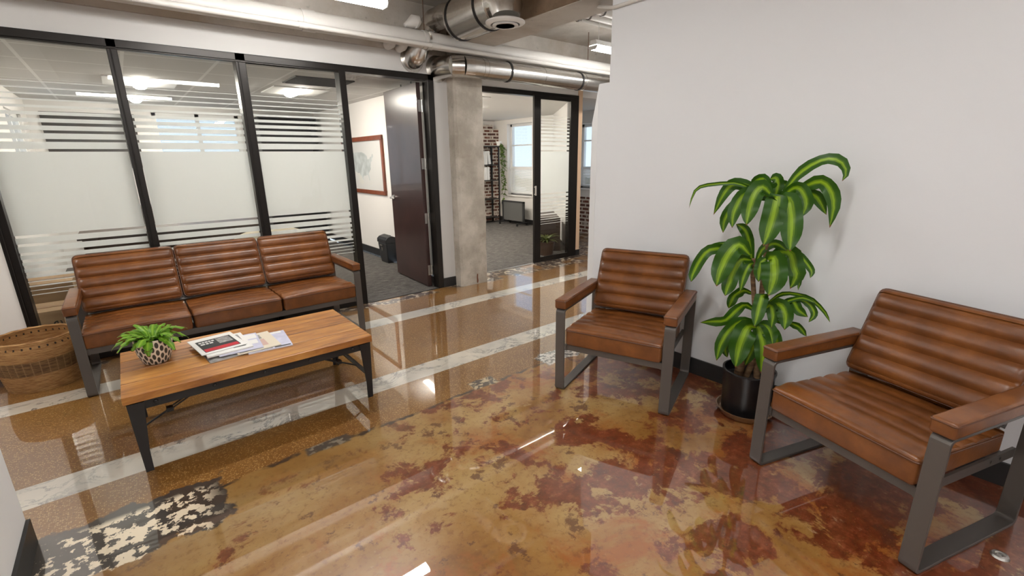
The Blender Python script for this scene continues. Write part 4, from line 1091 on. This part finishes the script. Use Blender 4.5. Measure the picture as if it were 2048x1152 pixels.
# long duct along the corridor
d = thing('corridor_duct', 'long round galvanised duct running past the concrete column towards the corridor', 'duct', (0, 4.035, 2.216))
MB().tube([(2.80, 0, 0), (5.05, 0, 0)], .0935, 36).build('duct_run', GALV, d, smooth=True)
MB().tube([(2.82, 0, 0), (2.72, .01, 0)], .0965, 32).tube([(2.735, .005, 0), (2.63, .06, .0)], .0965, 32).tube([(2.645, .045, .0), (2.60, .13, .0), (2.597, .277, .0)], .0965, 32).build('bend', GALV, d, smooth=True)
MB().lathe([(.0965, 0), (.122, 0), (.122, .006), (.0965, .006)], 36, M=Matrix.Translation((2.597, .2775, .0)) @ Matrix.Rotation(radians(90), 4, 'X')).build('flange', GALV, d, smooth=True)
for x in (3.26, 4.32): strap((x, 0, 0), .0935, 'x', 'strap', BLACKSTEEL, d, .010)
for x in (2.93, 2.98, 3.74, 4.39): strap((x, 0, 0), .0925, 'x', 'seam', GALV, d, .006, .004)

# short white drain pipes behind the white pipe
for (x, x2, z, lab) in ((2.085, 2.09, 2.375, 'short white drain pipe entering the beam, further from the column'), (2.195, 2.20, 2.365, 'short white drain pipe beside the bent duct, nearer the column')):
    q = MB().tube([(x, 4.298, z - .01), (x, 4.22, z - .008), (x2, 4.185, z + .02), (x2, 4.18, z + .10)], .042, 18).build('drain_pipe', PIPEW, None, smooth=True)
    tag(q, lab, 'pipe', 'short white drain pipes')
q = MB().tube([(2.14, 4.05, 2.485), (2.18, 4.05, 2.50), (2.225, 4.05, 2.528), (2.26, 4.05, 2.525), (2.285, 4.05, 2.51)], [.015, .032, .052, .055, .03], 20).build('drain_trap', PIPEW, None, smooth=True)
tag(q, 'white bulbous drain fitting showing just over the thick white pipe', 'pipe fitting')

# sprinkler line and conduits at ceiling height
for (y, z, r_, x0, x1, lab) in ((3.335, 2.60, .017, 2.73, 5.6, 'thin white conduit running lowest under the ceiling beside the diffuser'),
                              (3.20, 2.60, .030, 2.73, 5.6, 'white sprinkler pipe with small nozzles, between two ceiling conduits'),
                              (3.04, 2.60, .036, 2.73, 5.6, 'thick white ceiling pipe next to the plain wall top')):
    q = thing('ceiling_pipe', lab, 'pipe', (0, y, z), 0, 'white pipes under the ceiling')
    MB().tube([(-.5, 0, 0), (x1, 0, 0)], r_, 16).build('pipe_run', PIPEW, q, smooth=True)
    for x in (.4, 2.0, 3.55, 4.6):
        strap((x, 0, 0), r_, 'x', 'clip', STEEL, q, .008); rod((x, 0, r_), (x, 0, .16), 'clip_rod', STEEL, q, .004)
    if r_ == .030:
        for x in (2.95, 3.2, 3.45): rod((x, 0, -.028), (x, 0, -.06), 'nozzle', CHROME, q, .006)
q = MB().tube([(3.09, 2.4, 2.745), (3.11, 4.35, 2.745), (3.12, 4.49, 2.735), (3.12, 4.53, 2.70), (3.12, 4.535, 2.32)], .012, 10).build('bent_conduit', plain('rusty_conduit', (.19, .14, .10), .55, metal=.3), None, smooth=True)
tag(q, 'thin brown conduit bending from the ceiling down the wall above the glass door', 'conduit')
q = MB().tube([(3.1, 2.75, 2.50), (2.72, 2.30, 2.33), (2.640, 2.17, 2.285), (2.640, 2.0, 2.285), (2.640, -.5, 2.30)], .011, 10).build('wall_conduit', PIPEW, None, smooth=True)
tag(q, 'white conduit along the top of the plain wall over the armchairs', 'conduit')

# pendant strip lamps
def pendant(x0, x1, y, z, label):
    o = thing('pendant_lamp', label, 'ceiling lamp', ((x0 + x1) / 2, y, z), 0, 'white strip pendant lamps')
    L = (x1 - x0) / 2; A = Matrix(((0, 0, 1, 0), (1, 0, 0, 0), (0, 1, 0, 0), (0, 0, 0, 1)))
    MB().prism([(-.05, .030), (.05, .030), (.035, .075), (-.035, .075)], -L, L, A).build('housing', WHITE, o)
    MB().prism([(-.05, .029), (.05, .029), (.053, .012), (.038, -.006), (0, -.010), (-.038, -.006), (-.053, .012)], -L + .004, L - .004, A).build('lens', LENS, o)
    for s in (-1, 1):
        e0, e1 = (-L - .003, -L + .004) if s < 0 else (L - .004, L + .003)
        MB().prism([(-.053, .026), (.053, .026), (.053, .010), (.036, -.010), (-.036, -.010), (-.053, .010)], e0, e1, A).build('end_cap', WHITE, o)
        MB().tube([(s * (L - .08), 0, .074), (s * (L - .08), 0, 2.76 - z)], .0025, 6).build('hanger_wire', WHITE, o)
    return o
pendant(.40, 1.60, 3.29, 2.365, 'glowing strip lamp hanging over the thick white pipe, cut by the picture top')
pendant(3.72, 4.94, 3.29, 2.365, 'glowing strip lamp whose end shows beside the plain wall top')
pendant(.10, 1.32, .55, 2.40, 'glowing strip lamp over the middle of the stained floor, seen only in the glass')
pendant(-.30, .92, -1.55, 2.40, 'added strip lamp at the unseen end of the room behind the viewer')  # lamp added out of view to brighten the right wall
pendant(-2.2, -.98, 3.29, 2.365, 'added strip lamp outside the picture over the wicker basket end of the room')  # unseen lamp added to lighten the left side of the room

# ------------------------------------------------------------------ inside the near office
def troffer(x, y, label, sx=.30, sy=.30):
    o = thing('ceiling_troffer', label, 'ceiling light', (x, y, 2.153), 0, 'square office ceiling lights')
    MB().box(-sx, -sy, -.010, sx, sy, .004).build('housing', WHITE, o)
    MB().lathe([(0, -.25), (.06, -.25), (.06, .25), (0, .25)], 20, M=Matrix.Translation((0, 0, -.012)) @ Matrix.Rotation(radians(90), 4, 'X') @ Matrix.Scale(.55, 4, (0, 1, 0))).build('lens', TUBE, o, smooth=True)
troffer(.33, 6.30, 'lit square ceiling light behind the glass post left of the sofa middle')
troffer(1.76, 6.12, 'lit square ceiling light seen above the right sofa seat')
troffer(.33, 7.75, 'added square ceiling light deep in the office over the long cabinet')  # extra light added to make the frosted panes brighter
troffer(3.7, 5.6, 'added square ceiling light hidden just inside the far office behind the column')  # hidden light added to brighten the far office
troffer(3.9, 7.9, 'added square ceiling light hidden at the back of the far office')  # second hidden light added for the far office brightness
troffer(4.4, 6.6, 'lit square ceiling light in the office beyond the concrete column')
ac = thing('ceiling_vent', 'grey square vent in the office ceiling next to the lit ceiling light', 'vent', (1.76, 5.28, 2.153))
MB().box(-.29, -.24, -.012, .29, .24, .003).build('vent_face', GREYPANEL, ac)
s = MB()
for k in range(9): s.box(-.27, -.22 + k * .05, -.018, .27, -.205 + k * .05, -.012)
s.build('louver', GREYPANEL, ac)

# framed map
mp = thing('framed_map', 'pale map of the United States in a cherry wood frame on the office wall', 'picture', (2.77, 6.79, 1.29))
fr = MB(); W2, H2, fw = .735, .395, .055
fr.box(-.028, -W2, -H2, 0, W2, -H2 + fw).box(-.028, -W2, H2 - fw, 0, W2, H2).box(-.028, -W2, -H2 + fw, 0, -W2 + fw, H2 - fw).box(-.028, W2 - fw, -H2 + fw, 0, W2, H2 - fw)
fr.build('picture_frame', CHERRY, mp, bevel=.006)
sea = MB().box(-.012, -W2 + fw, -H2 + fw, -.004, W2 - fw, H2 - fw).build('map_sheet', MAPSEA, mp)
US = [(-124.7, 48.4), (-122.8, 49), (-95.2, 49), (-94.6, 48.7), (-89.6, 48), (-84.8, 46.5), (-82.5, 45.3), (-82.5, 43), (-79, 43.2), (-76.5, 43.6), (-75, 45), (-71.5, 45), (-69.2, 47.4), (-67.8, 47), (-67, 44.9), (-70, 43.7), (-70.7, 41.8), (-74, 40.7), (-75.3, 38), (-76, 36.8), (-75.6, 35.3), (-78, 33.9), (-81, 32), (-81.4, 30.5), (-80.1, 27), (-80.4, 25.2), (-81.8, 26), (-82.8, 28), (-83.8, 29.9), (-85.5, 29.8), (-88, 30.3), (-89.3, 29.2), (-91.5, 29.5), (-94, 29.6), (-97.2, 27.8), (-97.3, 26), (-99.2, 26.5), (-101.5, 29.8), (-103.2, 29), (-104.7, 30), (-106.5, 31.8), (-111, 31.3), (-114.8, 32.5), (-117.2, 32.6), (-118.5, 34), (-120.6, 34.6), (-122.5, 37.5), (-124.3, 40.3), (-124.1, 43.5), (-124, 46.3)]
MX = [(-117.1, 32.4), (-114.9, 32.3), (-111, 31.1), (-106.6, 31.6), (-104.8, 29.7), (-103.2, 28.7), (-101.6, 29.5), (-99.3, 26.3), (-97.5, 25.8), (-97.8, 23.2), (-99, 22), (-106, 22.5), (-109.4, 26), (-112.8, 30.5), (-114.5, 31.5), (-111.5, 26), (-109.6, 23.2), (-112, 24.6), (-114.8, 28.5), (-116, 30.5)]
def land(P, off):
    K = MB(); sc = .0165; ok = [((-96.5 - lo) * sc * .82, (la - 38) * sc * 1.02) for lo, la in P]
    ok = [(max(-.66, min(.66, a)), max(-.325, min(.325, b))) for a, b in ok]
    K.prism(ok, 0, .0006, Matrix(((0, 0, -1, -.0122 - off), (1, 0, 0, 0), (0, 1, 0, 0), (0, 0, 0, 1)))); return K
land(US, 0).build('map_land', MAPINK, sea)
MXI = plain('map_neighbour', (.62, .62, .58), .5)
land(MX, 0.0002).build('map_neighbour', MXI, sea)

# shredder
sh = thing('paper_shredder', 'small black paper shredder bin on the carpet beside the open door', 'shredder', (2.70, 5.98, 0))
a = [Vector((x, y, .0015)) for x, y in ((-.085, -.11), (.055, -.11), (.055, .11), (-.085, .11))]
b = [Vector((x, y, .275)) for x, y in ((-.105, -.135), (.055, -.135), (.055, .135), (-.105, .135))]
MB().loops([a, b]).build('bin', DARK, sh, bevel=.012)
MB().prism([(-.112, .275), (.057, .275), (.057, .345), (-.02, .372), (-.08, .355), (-.112, .325)], -.14, .14, Matrix(((1, 0, 0, 0), (0, 0, 1, 0), (0, 1, 0, 0), (0, 0, 0, 1)))).build('head', DARK, sh, bevel=.008)
MB().box(-.03, -.10, .362, -.012, .10, .378).build('paper_slot', GREYPANEL, sh)
MB().box(-.116, -.02, .235, -.106, .045, .255).box(-.104, .00, .165, -.099, .022, .215).build('bin_badge', CHROME, sh)

# furniture behind the frosted stripes
dk = thing('office_desk', 'dark wooden desk behind the striped glass, behind the sofa', 'desk', (.20, 6.0, 0))
MB().box(-.60, -.38, .70, .95, .38, .735).build('desk_top', DESK, dk)
MB().box(-.56, -.34, .001, .90, -.31, .70).build('modesty_panel', DESK, dk)
for x in (-.57, .89): MB().box(x, -.34, .001, x + .03, .36, .70).build('desk_side', DESK, dk)
cb = thing('bookcase', 'black bookcase standing against the office back wall right of its window', 'bookcase', (2.25, 8.56, 0))
f = MB().box(-.44, -.15, .001, -.42, .16, 2.04).box(.42, -.15, .001, .44, .16, 2.04).box(-.42, .14, .001, .42, .16, 2.04)
f.build('case', DARK, cb)
for z in (.05, .45, .85, 1.25, 1.65, 2.02): MB().box(-.42, -.15, z, .42, .14, z + .02).build('shelf', DARK, cb)
pb = MB().box(-.66, 8.70, 1.30, .30, 8.729, 2.02).build('dark_wall_panel', plain('dark_panel', (.030, .026, .022), .7), None)  # plain dark sheet behind the striped glass
tag(pb, 'dark brown pinboard on the office back wall left of its window', 'panel')
cd = thing('credenza', 'long dark cabinet along the office back wall below the window', 'cabinet', (.55, 8.48, 0))
MB().box(-.9, -.22, .001, .9, .24, .78).build('cabinet_body', DESK, cd, bevel=.004)
for k in range(4): MB().box(-.88 + k * .445, -.235, .06, -.46 + k * .445, -.2205, .74).build('cabinet_door', DESK, cd)
bx = thing('cardboard_box', 'brown cardboard box with dark lettering behind the glass, above the basket', 'box', (-.60, 4.72, 0))
MB().box(-.12, -.16, .0015, .10, .16, .345).build('box_body', CARDBOARD, bx)
MB().box(-.125, -.03, .3452, .105, .03, .347).build('tape', plain('packing_tape', (.30, .17, .08), .35), bx)
cu = bpy.data.curves.new('lettering', 'FONT'); cu.body = 'Uline'; cu.size = .10; cu.extrude = .0005
to = bpy.data.objects.new('tmp_text', cu); COL.objects.link(to)
dg = bpy.context.evaluated_depsgraph_get(); me = bpy.data.meshes.new_from_object(to.evaluated_get(dg))
bpy.data.objects.remove(to)
me.materials.clear(); me.materials.append(INK)
lt = bpy.data.objects.new('lettering', me); COL.objects.link(lt); lt.parent = bx
lt.matrix_local = Matrix.Translation((.085, -.1605, .06)) @ Matrix.Rotation(radians(90), 4, 'X') @ Matrix.Rotation(radians(90), 4, 'Z')
bx2 = thing('cardboard_box', 'larger plain cardboard box standing against the office side wall behind the lettered one', 'box', (-.60, 5.25, 0))
MB().box(-.16, -.2, .0015, .15, .2, .46).build('box_body', CARDBOARD, bx2)
MB().box(-.165, -.03, .4602, .155, .03, .462).build('tape', plain('packing_tape_dark', (.22, .12, .05), .4), bx2)
# rounded beige lounge chair
lc = thing('lounge_chair', 'low rounded beige lounge chair behind the glass, back of the sofa', 'chair', (1.10, 5.25, 0))
mb = MB(); R = []
for i in range(9):
    a = radians(90 * i / 8); rr = .46 * cos(a) ** .55 if i < 8 else .02
    R.append([Vector((rr * 1.15 * cos(2 * pi * k / 36), rr * .8 * sin(2 * pi * k / 36), .06 + .64 * sin(a))) for k in range(36)])
mb.loops(R).build('shell', BEIGEFAB, lc, smooth=True)
mb = MB()
for sx in (-.3, .3):
    for sy in (-.2, .2): mb.tube([(sx, sy, .001), (sx, sy, .1)], .018, 10)
mb.build('feet', DARK, lc)

# ------------------------------------------------------------------ inside the far office
sf = thing('book_rack', 'black metal shelf rack holding white binders in front of the brick pier', 'shelf', (6.20, 8.34, 0))
f = MB()
for x in (-.28, .17):
    for y in (-.13, .13): f.box(x - .012, y - .012, .001, x + .012, y + .012, 1.60)
f.build('rack_post', BLACKSTEEL, sf)
for z in (.10, .50, .90, 1.22, 1.60): MB().box(-.28, -.13 if z < 1.6 else -.26, z, .17, .13, z + .02).build('shelf', BLACKSTEEL, sf)
k = 0
for (x, z, tl, lab) in ((5.985, 1.242, 0, 'white binder standing upright on the upper rack shelf, further from the window'), (6.048, 1.242, 0, 'white binder in the middle of three on the upper rack shelf'), (6.145, 1.242, 9, 'white binder leaning on the upper rack shelf, nearest the window'), (6.03, .922, 0, 'white binder on the lower rack shelf beside the column edge'), (6.10, .922, 0, 'white binder on the lower rack shelf, nearer the window')):
    b = MB().box(-.028, -.11, 0, .028, .11, .27, Matrix.Rotation(radians(-tl), 4, 'Y')).build('binder', BINDER, None, loc=(x, 8.33, z + (.006 if tl else 0)))
    tag(b, lab, 'binder', 'white binders on the black rack')
    b.location.z += abs(sin(radians(tl))) * .028
vp = thing('trailing_plant', 'green trailing vine hanging from the top of the black rack by the window', 'potted plant', (6.30, 8.10, 1.6205))
MB().lathe([(0, 0), (.045, 0), (.06, .09), (.052, .09), (.045, .07), (0, .07)], 20).build('pot', WHITE, vp, smooth=True)
fm = MB(); uvl = fm.bm.loops.layers.uv.new('UVMap'); random.seed(5)
vines = MB()
for s in range(7):
    az = radians(random.uniform(-100, 0)); ln = random.uniform(.25, 1.15); p = Vector((0, 0, .09)); pts = [p.copy()]
    out_ = Vector((cos(az), sin(az), 0))
    for i in range(14):
        f_ = i / 13
        p = Vector((0, 0, .09)) + out_ * (.10 + .03 * sin(i * 1.3 + s)) * min(1, f_ * 5) + Vector((0, 0, .05 * (1 - f_) - ln * f_ ** 1.2)) - Vector((0, 0, .05))
        pts.append(p.copy())
        for q in range(1):
            a2 = random.uniform(0, 2 * pi); d_ = Vector((cos(a2), sin(a2), -.7)).normalized()
            ribbon(fm, uvl, [p + d_ * (.075 * t_ / 4) for t_ in range(5)], .026, nw=2)
    vines.tube(pts, .003, 5)
vines.build('vine', plain('vine_stem', (.10, .14, .04), .6), vp)
build_leaves(fm, 'foliage', LEAF3, vp)
# dark mobile screen
pn = thing('mobile_screen', 'dark grey rolling screen with casters on the far office carpet under the window', 'screen', (6.30, 7.66, 0))
f = MB().box(-.02, -.36, .07, .02, -.32, .50).box(-.02, .30, .07, .02, .34, .50).box(-.02, -.36, .47, .02, .34, .50)
f.build('screen_frame', DARK, pn)
MB().box(-.012, -.32, .09, .012, .30, .47).build('screen_panel', GREYPANEL, pn)
f = MB()
for y in (-.30, .28):
    f.box(-.16, y - .02, .045, .16, y + .02, .07)
f.build('screen_foot', DARK, pn)
f = MB()
for y in (-.30, .28):
    for x in (-.14, .14): f.lathe([(0, -.012), (.022, -.012), (.022, .012), (0, .012)], 12, M=Matrix.Translation((x, y, .0235)) @ Matrix.Rotation(radians(90), 4, 'X'))
f.build('caster', DARK, pn)
# cabinet and pot plant behind the sliding door
sb = thing('low_cabinet', 'dark brown low cabinet behind the sliding glass door', 'cabinet', (5.10, 5.36, 0), radians(52))
MB().box(-.45, -.16, .0015, .5, .16, .50).build('cabinet_body', DESK, sb, bevel=.004)
MB().box(-.43, .1605, .04, .02, .166, .47).build('cabinet_door', DESK, sb); MB().box(.04, .1605, .04, .48, .166, .47).build('cabinet_door', DESK, sb)
gp = thing('potted_palm', 'leafy plant in a dark brown pot behind the sliding glass door', 'potted plant', (4.60, 4.84, 0))
MB().lathe([(0, .0015), (.09, .0015), (.125, .20), (.115, .20), (.10, .16), (0, .16)], 28).build('pot', plain('brown_pot', (.07, .035, .02), .4), gp, smooth=True)
fm = MB(); uvl = fm.bm.loops.layers.uv.new('UVMap'); random.seed(9)
for s in range(26):
    az = s * 2.4; el = radians(random.uniform(55, 88)); p = Vector((0, 0, .16)); pts = [p.copy()]; L = random.uniform(.2, .32)
    for i in range(8):
        p = p + Vector((cos(az) * cos(el), sin(az) * cos(el), sin(el))) * L / 8; el -= radians(13); pts.append(p.copy())
    ribbon(fm, uvl, pts, .016, nw=2)
build_leaves(fm, 'foliage', mk_leaf('palm_leaf', (.055, .07, .012), (.10, .11, .02)), gp)
# wall socket with a cord under the far window
so = thing('wall_socket', 'small socket with a hanging cord low on the wall left of the far office window', 'socket', (6.57, 8.33, .40))
MB().box(-.008, -.035, -.055, 0, .035, .055).box(-.03, -.02, -.02, -.008, .02, .03).build('plate', DARK, so)
MB().tube([(-.025, 0, 0), (-.04, -.03, -.12), (-.03, -.10, -.26), (-.02, -.2, -.37)], .005, 6).build('cord', DARK, so)
# tree line far beyond the windows
random.seed(2)
for k in range(26):
    y = -6 + k * 2.7; h = random.uniform(1.2, 2.6)
    o = MB().lathe([(0, 0), (.3, 0), (.35, h * .3), (1.5, h * .35), (1.8, h * .6), (1.2, h * .9), (.5, h), (0, h)], 12, c=(0, 0, 0)).build('garden_tree', plain('tree_green', (.10, .15, .06), .9), None, smooth=True, loc=(38, y * 1.4 + 10, -2.4))
    tag(o, 'small hazy green tree on the skyline outside the windows', 'tree', 'trees on the skyline')
